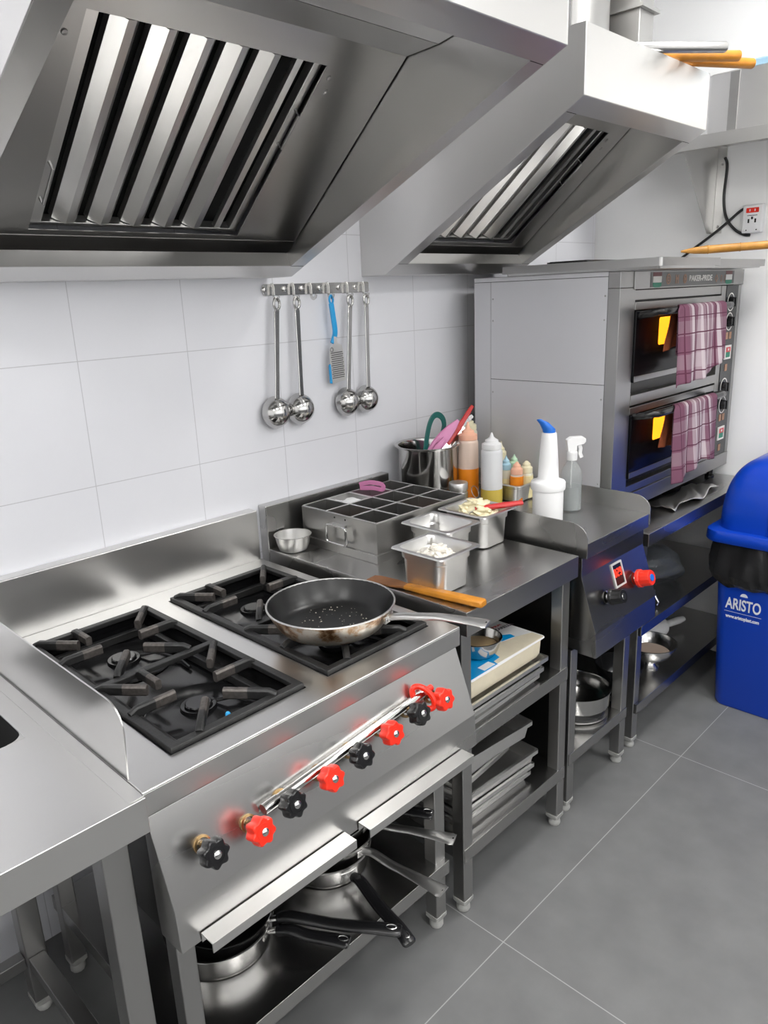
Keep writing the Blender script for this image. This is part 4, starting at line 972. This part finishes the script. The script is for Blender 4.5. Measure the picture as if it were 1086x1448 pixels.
TB_,a2,b2=gn_pan('empty steel food pan between the box and the other two food pans',1.158,1.296,-.566,-.398,.103)
TC,a3,b3=gn_pan('steel food pan with pale butter pieces and a red handled spatula, nearest the bottles',1.322,1.474,-.560,-.390,.103)
def chunks(label,name,mat,T,a,b,z,n,s,seed,dome=.018):
    rnd=random.Random(seed); m_=MB()
    a-=.012;b-=.012
    m_.grid(14,14,lambda u,v:(-a+2*a*u,-b+2*b*v,z-.012+dome*max(0,1-((u-.5)**2+(v-.5)**2)*4.5)))
    for i in range(n):
        x,y=rnd.uniform(-1,1),rnd.uniform(-1,1)
        if x*x+y*y>1: continue
        zz=z-.010+dome*max(0,1-(x*x+y*y)*1.1)
        M=Matrix.Translation((x*a*.9,y*b*.9,zz))@Matrix.Rotation(rnd.uniform(0,6),4,'Z')@Matrix.Rotation(rnd.uniform(-.5,.5),4,'X')@Matrix.Rotation(rnd.uniform(-.6,.6),4,'Y')
        k_=rnd.uniform(.7,1.3)*s
        m_.rrloft([(k_*.8,k_*.5,k_*.3,-.003),(k_,k_*.65,k_*.35,.002),(k_*.7,k_*.4,k_*.3,.006)],n=2,M=M)
    o=m_.build(name,mat,None,smooth=50); o.location=T.location; tag(o,label,name.replace('_',' '),kind='stuff'); return o
chunks('white chopped onion heaped in the front steel food pan','chopped_onion',simple('onion_white',(.86,.82,.74),.4,bump=.2,nscale=80,noise=.12),TA,a1,b1,.078,80,.013,2,.030)
chunks('pale yellow butter pieces in the food pan nearest the bottles','butter_pieces',simple('butter_pale',(.88,.80,.55),.45,noise=.1,nscale=60),TC,a3,b3,.090,90,.015,9,.040)
T=thing('spatula','spatula with a red handle resting across the butter pan rim','spatula',(1.43,-.515,ZW+.1045),0,local=True)
P0=Vector((.052,-.058,.010)); P1=Vector((-.055,.030,.000)); dd=(P0-P1)
hd=MB(); hd.sweep([P1,P1.lerp(P0,.2),P1.lerp(P0,.6),P0],[(.0105*cos(2*pi*i/12),.0075*sin(2*pi*i/12)) for i in range(12)],(0,0,1),[(.7,.8),(.9,1),(1.15,1.1),(.95,.9)])
hd.build('handle',REDM,T,label='red handle')
MB().strip([P1+Vector((-.001,.001,-.001)),P1+Vector((-.022,.020,-.012)),P1+Vector((-.04,.035,-.024))],.026,.0018).build('blade',S_GN,T)
# wooden spatula
T=thing('wooden_spatula','wooden spatula with orange handle lying along the left edge of the worktable','spatula',(.992,-.60,ZW),0,local=True)
A=Vector((-.006,.150,.0055)); Bp=Vector((.030,-.182,.0118)); q=Bp-A
MB().strip([A.lerp(Bp,.0),A.lerp(Bp,.06),A.lerp(Bp,.22),A.lerp(Bp,.34)],.046,.006,scales=[(.80,.9),(1.0,1.0),(.95,1.0),(.45,1.3)]).build('blade',WOODD,T,bevel=.001,label='darker wooden blade')
MB().strip([A.lerp(Bp,.336),A.lerp(Bp,.5),A.lerp(Bp,.7),A.lerp(Bp,.985),Bp],.029,.018,scales=[(.85,.6),(.95,.9),(1,1),(1.05,1),(.8,.8)]).build('handle',WOOD,T,bevel=.002)

# ------------------------------------------------------------------ things on the griddle unit (z .885)
ZG=.8852
T=thing('stock_pot','tall mirror steel pot holding tongs and spatulas at the wall','pot',(1.592,-.122,ZG),0,local=True)
R=.0985; h=.194
MB().lathe([(0,0),(R-.006,0),(R,.006),(R,h-.010),(R+.002,h-.006),(R+.011,h-.003),(R+.012,h),(R+.010,h+.0015),(R-.0005,h-.001),(R-.003,h-.008),(R-.003,.004),(0,.004)],64).build('pot_body',S_MIR,T)
def stick(nm,label,cat,parts,base,tip,group='utensils in the stock pot'):
    T=thing(nm,label,cat,base,0,group,local=True)
    for pn,fn_ in parts: fn_(T,Vector(tip)-Vector(base))
    return T
pc=Vector((1.592,-.122,ZG))
# dark green tongs: inverted U sticking out of the pot
gt=MB(); g0=pc+Vector((-.045,-.02,.02)); 
pa=smooth_path([(1.535,-.150,.98),(1.545,-.150,1.05),(1.556,-.150,1.10),(1.572,-.150,1.147),(1.592,-.150,1.171),(1.616,-.150,1.174),(1.638,-.150,1.160),(1.646,-.150,1.138),(1.638,-.150,1.112),(1.620,-.150,1.075),(1.598,-.150,.99)],6)
gt.strip(pa,.020,.0055,up=(0,1,0))
gt.solo('tongs',TEAL,'dark green plastic tongs standing in the stock pot','tongs',loc=(1.59,-.15,.98),group='utensils in the stock pot',bevel=.0012)
def straight(nm,label,cat,p0,p1,segs):
    p0,p1=Vector(p0),Vector(p1); T=thing(nm,label,cat,p0,0,'utensils in the stock pot',local=True); d=p1-p0
    side=d.cross(Vector((.63,.77,0)).cross(Vector((0,0,1)))).normalized()
    for pn,mat,u0,u1,w,t,sc in segs:
        n=len(sc); pts=[d*(u0+(u1-u0)*i/(n-1)) for i in range(n)]
        MB().strip(pts,w,t,up=(-.55,-.80,.25),scales=sc).build(pn,mat,T,bevel=.001)
    return T
straight('spatula','red handled spatula leaning out of the stock pot','spatula',(1.527,-.172,.98),(1.780,-.165,1.183),[('blade',S_MIR,0,.46,.024,.002,[(1,1),(1,1)]),('ferrule',REDM,.455,.70,.022,.013,[(.5,.5),(.7,.8),(1.05,1)]),('handle',REDM,.70,1,.020,.013,[(1,1),(.8,.9),(.8,.9),(.6,.7)])])
straight('tongs','pink handled tongs leaning out of the stock pot','tongs',(1.515,-.150,1.02),(1.690,-.180,1.152),[('handle',PINK,.25,.97,.036,.012,[(.7,1),(1.1,1),(1.15,1),(.9,.9),(.3,.6)]),('arm',S_MIR,0,.249,.016,.006,[(1,1),(1,1)])])
straight('tongs','pink plastic tongs low in the stock pot, in front of the green pair','tongs',(1.530,-.165,1.02),(1.600,-.190,1.104),[('handle',PINK,0,1,.026,.010,[(1,1),(1,1),(.5,.7)])])
straight('steel_server','flat steel server leaning out of the stock pot to the right','server',(1.575,-.165,1.0),(1.728,-.172,1.116),[('handle',S_MIR,0,1,.022,.003,[(1,1),(1,1),(1.1,1)])])
straight('steel_skimmer','steel utensil with white tipped handle in the stock pot','skimmer',(1.545,-.155,1.02),(1.785,-.160,1.148),[('handle',S_MIR,0,.93,.014,.004,[(1,1),(1,1)]),('tip',WHITEP,.93,1,.015,.007,[(1,1),(.8,1)])])
# stacked steel jars
jz=ZG
T=thing('steel_jar','squat ridged steel jar between the stock pot and the orange sauce bottle','jar',(1.578,-.262,jz),0,local=True)
MB().lathe([(0,0),(.028,0),(.030,.003),(.030,.020),(.028,.022),(.028,.026),(.0305,.028),(.0305,.052),(.028,.054),(.028,.060),(.0312,.062),(.0312,.082),(.0295,.085),(0,.085)],36).build('jar_body',S_GN,T)
wi=MB(); wi.tube([Vector((.052+.016*cos(2*pi*i/28), -.028+.010*sin(2*pi*i/28)*.8, .046+.018*sin(2*pi*i/28))) for i in range(28)],.0013,6,closed=True); wi.tube([(.0,-.031,.005),(.03,-.04,.004),(.052,-.036,.028)],.0013,6)
wi.build('wire_loop',S_LEG,T)
# squeeze bottles
SHELL=clear('milky_bottle_plastic',(.92,.93,.95),.66,.35)
SHELLO=clear('orange_tinted_bottle_plastic',(.97,.78,.66),.70,.35)
SHELLC=clear('cream_bottle_plastic',(.93,.90,.72),.8,.35)
GLASSC=clear('clear_bottle_plastic',(.50,.54,.54),.16,.06)
OIL=simple('golden_oil',(.62,.46,.08),.25); ORANGE=simple('orange_sauce',(.92,.28,.01),.35); CREAMY=simple('cream_sauce',(.86,.76,.42),.4); WATER=clear('water_tint',(.36,.38,.38),.50,.1)
def squeeze(label,loc,R,hb,ht,shell,cap,sauce,level,base=.0,group='squeeze bottles on the griddle unit'):
    T=thing('squeeze_bottle',label,'squeeze bottle',loc,0,group,local=True)
    MB().lathe([(0,0),(R-.004,0),(R,.004),(R,hb-.006),(R*.96,hb),(R*.86,hb+.004),(R*.84,hb+.004),(R*.94,hb-.002),(R-.0014,hb-.008),(R-.0014,.0055),(R-.004,.002),(0,.002)],36).build('bottle_body',shell,T)
    if sauce: MB().lathe([(0,.0005),(R-.0035,.0005),(R+.0005,.0045),(R+.0005,level),(R-.001,level+.0005),(0,level+.0005)],36).build('sauce',sauce,T,label='visible sauce level')
    MB().lathe([(R*.80,hb+.0045),(R*.90,hb+.005),(R*.92,hb+.008),(R*.90,hb+.022),(R*.62,hb+.027),(R*.60,hb+.034),(R*.40,hb+.038),(R*.22,hb+.043),(R*.085,ht-.002),(R*.06,ht),(0,ht)],28).build('nozzle_cap',cap,T)
    return T
CAPW=simple('white_cap',(.85,.85,.85),.4); CAPO=simple('peach_cap',(.95,.52,.36),.4); CAPC=simple('cream_cap',(.86,.80,.56),.4); CAPB=simple('blue_cap',(.42,.66,.78),.4); CAPG=simple('green_cap',(.52,.74,.52),.4)
squeeze('large squeeze bottle half full of orange sauce with peach cap',(1.694,-.212,ZG),.0345,.196,.260,SHELLO,CAPO,ORANGE,.105)
squeeze('large milky squeeze bottle with a little yellow oil at the bottom',(1.682,-.318,ZG),.0350,.178,.236,SHELL,CAPW,OIL,.052)
squeeze('cream coloured squeeze bottle at the back beside the oven panel',(1.800,-.130,ZG),.0320,.205,.262,SHELLC,CAPC,CREAMY,.17)
Tp,a_,b_2=gn_pan('small steel pan crowded with sauce bottles beside the oven panel',1.712,1.846,-.405,-.285,.062,z=ZG,name='container',group='steel food pans',lip=.008)
pz=ZG+.0022
for lab,x,y,R,hb,ht,sh,cp,sa,lv in (('small orange sauce bottle at the front left of the small steel pan',1.752,-.368,.0215,.086,.132,SHELLO,CAPO,ORANGE,.084),
    ('small pale sauce bottle at the front right of the small steel pan',1.802,-.372,.0220,.082,.124,SHELLC,CAPC,CREAMY,.078),
    ('small sauce bottle with a light blue nozzle at the back of the small steel pan',1.757,-.322,.0185,.094,.146,SHELLC,CAPB,CREAMY,.070),
    ('small sauce bottle with a light green nozzle at the back of the small steel pan',1.803,-.322,.0185,.092,.142,SHELLC,CAPG,CREAMY,.070)):
    squeeze(lab,(x,y,pz),R,hb,ht,sh,cp,sa,lv,group='small bottles in the steel pan')
squeeze('cream capped small sauce bottle between the pan of bottles and the oven panel',(1.852-.030,-.255,ZG),.020,.120,.178,SHELLC,CAPC,CREAMY,.09,group='small bottles by the oven')
# white pourer
T=thing('pour_bottle','white plastic pour bottle with a long neck and blue spout','pour bottle',(1.626,-.566,ZG),0,local=True)
Rb=.0455
MB().lathe([(0,0),(Rb-.003,0),(Rb,.004),(Rb,.094),(Rb-.001,.097)],44).build('jar',WHITEP,T)
MB().lathe([(Rb-.001,.0975),(Rb+.0045,.099),(Rb+.0055,.103),(Rb+.0055,.120),(Rb+.003,.124),(.034,.129),(.0305,.134),(.0285,.180),(.0235,.245),(.0215,.266),(.020,.269),(0,.269)],44).build('neck',WHITEP,T)
sp=MB(); sp.loft([[(x,y,z) for x,y,z in r_] for r_ in (
    [(.018*cos(2*pi*i/20),.018*sin(2*pi*i/20),.2695) for i in range(20)],
    [(.019*cos(2*pi*i/20)-.001,.019*sin(2*pi*i/20)+.001,.278+.004*cos(2*pi*i/20+2.3)) for i in range(20)],
    [(.014*cos(2*pi*i/20)-.012,.013*sin(2*pi*i/20)+.010,.296+.006*cos(2*pi*i/20+2.3)) for i in range(20)],
    [(.008*cos(2*pi*i/20)-.024,.007*sin(2*pi*i/20)+.020,.308+.003*cos(2*pi*i/20+2.3)) for i in range(20)])])
sp.build('spout',BLUECAP,T,label='bright blue slanted spout')
# spray bottle
T=thing('spray_bottle','clear spray bottle a third full of water with white trigger','spray bottle',(1.768,-.560,ZG),0,local=True)
MB().lathe([(0,0),(.030,0),(.0335,.004),(.0335,.110),(.0315,.125),(.024,.142),(.0165,.152),(.0140,.158),(.0140,.168),(.0128,.168),(.0128,.157),(.0225,.140),(.0302,.124),(.0322,.110),(.0322,.005),(.029,.002),(0,.002)],40).build('bottle_body',GLASSC,T)
MB().lathe([(0,.003),(.029,.003),(.0318,.006),(.0318,.078),(0,.078)],36).build('water',WATER,T)
MB().tube([(0,0,.165),(.002,.002,.10),(.014,.010,.012)],.0022,8).build('dip_tube',WHITEP,T)
sh=MB(); sh.lathe([(.0155,.160),(.0165,.162),(.0165,.186),(.012,.190),(0,.190)],24)
sh.prism([(-.016,.188),(.012,.188),(.012,.205),(.034,.210),(.040,.216),(.040,.226),(.030,.233),(-.006,.233),(-.020,.224)],-.0105,.0105,'y',M=Matrix.Rotation(radians(-40),4,'Z'))
hd_=sh.build('spray_head',WHITEP,T,bevel=.002)
MB(Matrix.Rotation(radians(-40),4,'Z')).strip([(.022,0,.207),(.027,0,.195),(.025,0,.180),(.031,0,.166)],.012,.005,up=(0,1,0)).build('trigger',WHITEP,hd_,bevel=.001)

# ------------------------------------------------------------------ worktable undershelves
z=.5255
def tray_thing(label,x0,x1,y0,y1,z,h,rz=0,group=None,mat=None,tilt=0):
    cx,cy=(x0+x1)/2,(y0+y1)/2
    m_=MB(); open_tray(m_,x0-cx,x1-cx,y0-cy,y1-cy,0,h,lip=.005,flare=.008,lipdrop=.010,rad=.006)
    o=m_.solo('sheet_tray',mat or S_TRAY,label,'tray',loc=(cx,cy,z),local=True,group=group); o.rotation_euler=(0,tilt,radians(rz)); return o
tray_thing('bottom tray of three on the upper shelf of the worktable',1.022,1.338,-.735,-.36,.5252,.020,1.5,'trays on the upper worktable shelf')
tray_thing('middle tray of three on the upper shelf of the worktable',1.022,1.352,-.738,-.36,.5460,.018,0,'trays on the upper worktable shelf')
tray_thing('top tray of three on the upper shelf, under the cream pack',1.022,1.368,-.741,-.36,.5648,.026,0,'trays on the upper worktable shelf')
T=thing('food_pack','cream coloured block pack with blue and white label on the upper worktable shelf','food pack',(1.195,-.640,.5915),0,local=True)
MB().rrloft([(.155,.080,.012,0),(.160,.086,.014,.012),(.162,.088,.014,.050),(.160,.086,.012,.0555)]).build('block',CREAM,T)
MB().rrloft([(.170,.094,.016,.0560),(.171,.095,.016,.0572),(.169,.093,.016,.0580)]).build('lid_film',LABELW,T)
lb=MB(); lb.prism([(-.165,-.088),(-.045,-.088),(-.040,-.072),(-.012,-.070),(.0,-.040),(-.05,.000),(-.165,.03)],.0581,.0585,'z')
lb.build('blue_print',LABELB,T,label='blue printed area of the label')
lb=MB(); lb.prism([(-.01,.088),(.0,.02),(.03,-.005),(.075,-.022),(.115,-.030),(.118,-.012),(.10,.0),(.085,.04),(.09,.088)],.0581,.0585,'z')
lb.build('blue_print',LABELB,T,label='blue printed area of the label')
cr=MB(); cr.prism([(.0,-.040),(-.012,-.070),(-.04,-.072),(-.043,-.086),(.165,-.090),(.165,-.052),(.118,-.034),(.075,-.026),(.03,-.009)],.0581,.0584,'z'); cr.build('clear_window',CREAM,T)
MB().box(-.095,-.050,-.084,-.062,.0586,.0589).build('sticker',LABELW,T); MB().box(-.14,-.105,-.05,-.035,.0586,.0589).build('sticker',LABELW,T)
DKTXT=simple('dark_print',(.10,.08,.10),.5)
tm=Matrix.Translation((.125,.030,.0586))@Matrix.Rotation(radians(-8),4,'Z')
text_mesh('print','MOZZARELLA',.017,DKTXT,tm,T); text_mesh('print','PREMIUM',.013,simple('red_print',(.5,.05,.05),.5),Matrix.Translation((0,.018,0))@tm,T)
text_mesh('print','100%',.010,LABELW,Matrix.Translation((.055,-.008,.0587)),T)
T=thing('mixing_bowl','small bowl of beige batter standing on the cream pack','bowl',(1.165,-.655,.6502),0,local=True)
bowl(MB(),.060,.048,.036,p=.5).build('bowl_shell',S_MIR,T)
MB().lathe([(0,.024),(.050,.024),(.0505,.026),(0,.0265)],36).build('batter',BATTER,T,label='beige batter in the bowl')
g_='trays on the lower worktable shelf'
tray_thing('bottom tray of the lower worktable shelf pile',1.03,1.345,-.705,-.34,.2003,.030,-2,g_)
tray_thing('second tray from the bottom on the lower worktable shelf',1.03,1.350,-.712,-.35,.2312,.028,-3,g_)
tray_thing('third tray from the bottom on the lower worktable shelf, wide open to the front',1.03,1.362,-.716,-.35,.2602,.040,-3.5,g_)
tray_thing('fourth tray from the bottom on the lower worktable shelf',1.00,1.262,-.690,-.35,.3012,.030,4,g_)
tray_thing('fifth tray from the bottom on the lower worktable shelf',1.00,1.262,-.695,-.35,.3322,.030,1,g_)
tray_thing('topmost tray of the lower worktable shelf pile, turned outward',1.03,1.325,-.720,-.36,.3632,.050,-5,g_)

# ------------------------------------------------------------------ griddle unit shelf (z .206)
T=thing('mixing_bowl','deep steel bowl on top of the dark ring under the griddle unit','bowl',(1.742,-.622,.2400),0,local=True)
R=.104
MB().lathe([(0,0),(R-.008,0),(R-.002,.006),(R,.056),(R+.004,.057),(R+.004,.060),(R-.001,.060),(R-.0025,.056),(R-.004,.008),(R-.01,.003),(0,.003)],52).build('bowl_shell',S_MIR,T)
T=thing('saute_pan','dark banded steel pan beneath the deep steel bowl under the griddle unit','pan',(1.742,-.622,.2064),0,local=True)
MB().lathe([(0,0),(.088,0),(.096,.003),(.100,.008),(.100,.011),(.094,.0115),(.0,.0115)],48).build('pan_base',S_GN,T)
MB().lathe([(.0935,.0118),(.0945,.0330),(.090,.0332),(0,.0332)],48).build('dark_band',BLACKP,T,label='black band')
T=thing('plastic_tub','dark green plastic tub behind the bowls under the griddle unit','tub',(1.72,-.32,.2065),0,local=True)
MB().rrloft([(.075,.075,.02,0),(.095,.095,.02,.235),(.102,.102,.02,.235),(.102,.102,.02,.245),(.092,.092,.02,.245),(.072,.072,.02,.004)]).build('tub_shell',TEAL,T)

# ------------------------------------------------------------------ oven table shelves
T=thing('footed_bowl','hammered steel footed bowl with beige contents on the bottom shelf of the oven table','bowl',(2.232,-.640,.1763),0,local=True)
m_=MB(); m_.lathe([(0,0),(.036,0),(.037,.004),(.026,.012),(.022,.020),(.030,.026),(.060,.042),(.082,.064),(.093,.090),(.096,.098),(.098,.0985),(.098,.1005),(.093,.1005),(.0905,.090),(.079,.065),(.057,.0445),(.028,.030),(0,.030)],44); m_.build('bowl_shell',S_PAN,T)
MB().lathe([(0,.060),(.073,.060),(.0735,.062),(0,.064)],36).build('contents',simple('pinkish_contents',(.46,.36,.29),.6),T)
bowl(MB(),.085,.075,.05,p=.6).solo('dark_bowl',simple('dark_bowl_black',(.02,.02,.022),.2),'dark bowl on the bottom shelf of the oven table at its left end','bowl',loc=(2.055,-.610,.1763),local=True)
T=thing('plastic_scoop','white plastic scoop lying on the bottom shelf of the oven table','scoop',(2.52,-.56,.1763),0,local=True)
ma=Matrix.Rotation(radians(-18),4,'Z')
m_=MB(ma); m_.rrloft([(.006,.040,.004,0),(.0065,.042,.006,.075)],M=ma@Matrix.Translation((-.13,0,.040))@Matrix.Rotation(radians(90),4,'Y')@Matrix.Translation((0,0,-.0)))
m2=MB(); m2.loft([[(x_,.040*cos(a)*s_,.040+.040*sin(a)*s_) for a in [2*pi*i/28 for i in range(28)]] for x_,s_ in ((-.15,.98),(-.02,1),(-.008,.97),(.0,.88))],M=ma)
m2.build('scoop_body',WHITEP,T)
m3=MB(); m3.sweep([(0.001,0,.040),(.03,0,.040),(.09,0,.041),(.12,0,.042)],[(.017*cos(2*pi*i/16),.014*sin(2*pi*i/16)) for i in range(16)],(0,0,1),[.85,.95,1,.75],M=ma); m3.build('handle',WHITEP,T)
# upper shelf
FILM=clear('clear_film',(.10,.11,.125),.55,.06)
def crumple(label,name,mat,loc,sx,sy,sz,seed,cat='bag',amp=.22,solid=0):
    rnd=random.Random(seed); ph=[(rnd.uniform(2,7),rnd.uniform(2,7),rnd.uniform(2,7),rnd.uniform(0,6)) for _ in range(7)]
    rings=[]; nv,nu=18,30
    for j in range(nv+1):
        b=-pi/2+pi*j/nv; row=[]
        for i in range(nu):
            a=2*pi*i/nu; d=Vector((cos(a)*max(cos(b),.02),sin(a)*max(cos(b),.02),sin(b)))
            k_=1+amp*sum(sin(p[0]*d.x+p[1]*d.y+p[2]*d.z+p[3]) for p in ph)/4
            row.append((d.x*sx*k_,d.y*sy*k_,max(0.0,sz*.55+d.z*sz*.55*k_)))
        rings.append(row)
    return MB().loft(rings).solo(name,mat,label,cat,loc=loc,local=True,smooth=25)
crumple('clear crinkled plastic bag on the upper shelf of the oven table','plastic_bag',FILM,(2.34,-.585,.4683),.14,.095,.12,12)
crumple('black crumpled plastic bag at the back of the upper oven table shelf','plastic_bag',BAGP,(2.50,-.35,.4683),.17,.13,.20,21)
tray_thing('dark tray standing at the left end of the upper oven table shelf',1.985,2.115,-.70,-.30,.4683,.07,0,None,simple('dark_tray',(.05,.05,.055),.25))
MB().tube([(2.125,-.700,.474),(2.145,-.700,.480),(2.150,-.66,.530),(2.16,-.56,.575)],.006,10).solo('steel_rod_handle',S_MIR,'bent steel handle poking out beside the clear plastic bag','handle')

# ------------------------------------------------------------------ blue bin
T=thing('waste_bin','large blue plastic bin with domed lid and black liner bag at the right edge','waste bin',(2.615,-1.028,0),0,local=True)
lv=[(.175,.213,.035,0),(.181,.219,.04,.012),(.206,.248,.045,.655)]
MB().rrloft(lv+[(.202,.244,.045,.655),(.177,.215,.04,.014)],n=8).build('bin_body',BLUEP,T,label='blue tapered bin body')
# more points along each side for folds
def dense(x0,y0,rad,m):
    P=rr(x0,y0,rad,6); out=[]
    for i in range(len(P)):
        a,b=Vector((*P[i],0)),Vector((*P[(i+1)%len(P)],0)); L_=(b-a).length; k_=max(1,int(L_/m))
        for q in range(k_): out.append(a.lerp(b,q/k_))
    return out
ringsb=[]; 
ref=dense(.24,.264,.05,.012); NN=len(ref)
for k_,(zz,o_) in enumerate(((.664,.006),(.655,.014),(.62,.018),(.58,.026),(.54,.030),(.512,.022),(.498,.010),(.502,-.002))):
    row=[]
    for i,p in enumerate(ref):
        a=2*pi*i/NN; sx=(.206-.046*(.655-min(zz,.655))/1.0+o_)/.24; sy=(.248-.046*(.655-min(zz,.655))+o_)/.264
        f_=(.005*sin(a*9+k_*.5)+.0035*sin(a*21+k_*1.1)+.0018*sin(a*43-k_*1.3))*(1 if k_>1 else .3)
        q=Vector((p.x*sx,p.y*sy,0)); q+=q.normalized()*f_
        dz=(-.020*sin(a*3+.6)-.012*sin(a*8)-.006*sin(a*19))*max(0,(k_-2))/4
        row.append((q.x,q.y,zz+dz))
    ringsb.append(row)
MB().loft(ringsb,False,False).build('liner_bag',BAGP,T,smooth=20,label='black bin liner folded over the edge')
lid=MB(); lid.rrloft([(.222,.268,.05,.666),(.236,.283,.055,.662),(.240,.287,.055,.670),(.237,.284,.055,.701),(.230,.277,.055,.706)],n=8)
nr=20; rings=[]
for k_ in range(nr+1):
    a=pi/2*k_/nr; s_=cos(a)**.62 if a<pi/2-1e-6 else .02; hgt=sin(a)**.80
    s_=max(s_,.02)
    rings.append([(x,y,.7062+.262*hgt) for x,y in rr(.210*s_,.255*max(cos(a)**.45,.03),.07*s_+.001,8)])
lid.loft(rings)
L0=lid.build('bin_lid',BLUEP,T,smooth=50,label='blue domed lid')
for yc in (-.12,.07):
    rb=MB(); pts=[]
    for k_ in range(0,19):
        a=pi*k_/18; c_=abs(cos(a)); pts.append((-.210*math.copysign(c_**.62,cos(a))*1.003, yc, .7065+.262*(max(sin(a),0)**.80)*1.004))
    rb.tube(pts,.007,8,up=(0,1,0)); rb.build('lid_rib',BLUEP,L0)
lvl=.42; tl=(lvl-.012)/(.655-.012)
face=lambda z: -(.181+(.206-.181)*(z-.012)/(.655-.012))
tilt=math.atan2(.025,.643)
def Mt(y,z): return frame((face(z)-.0006,y,z),(-1,0,-tilt*1.0),(0,-1,0))
WT=simple('white_screen_print',(.80,.82,.85),.5)
text_mesh('lettering','ARISTO',.060,WT,Mt(.133,.426),T,bold=.0012,sx=.60)
text_mesh('lettering','www.aristoplast.com',.0185,WT,Mt(.133,.376),T,bold=.0006,sx=.74)
MB(Mt(.133,.395)).box(-.064,.064,-.0006,.0006,0,.0004).build('underline',WT,T)
em=MB(); Mx=Mt(.133,.462)
em.prism([(.013*cos(a),.013*sin(a)) for a in [pi*i/16 for i in range(17)]],0,.0005,'z',M=Mx)
em.build('emblem',WT,T)
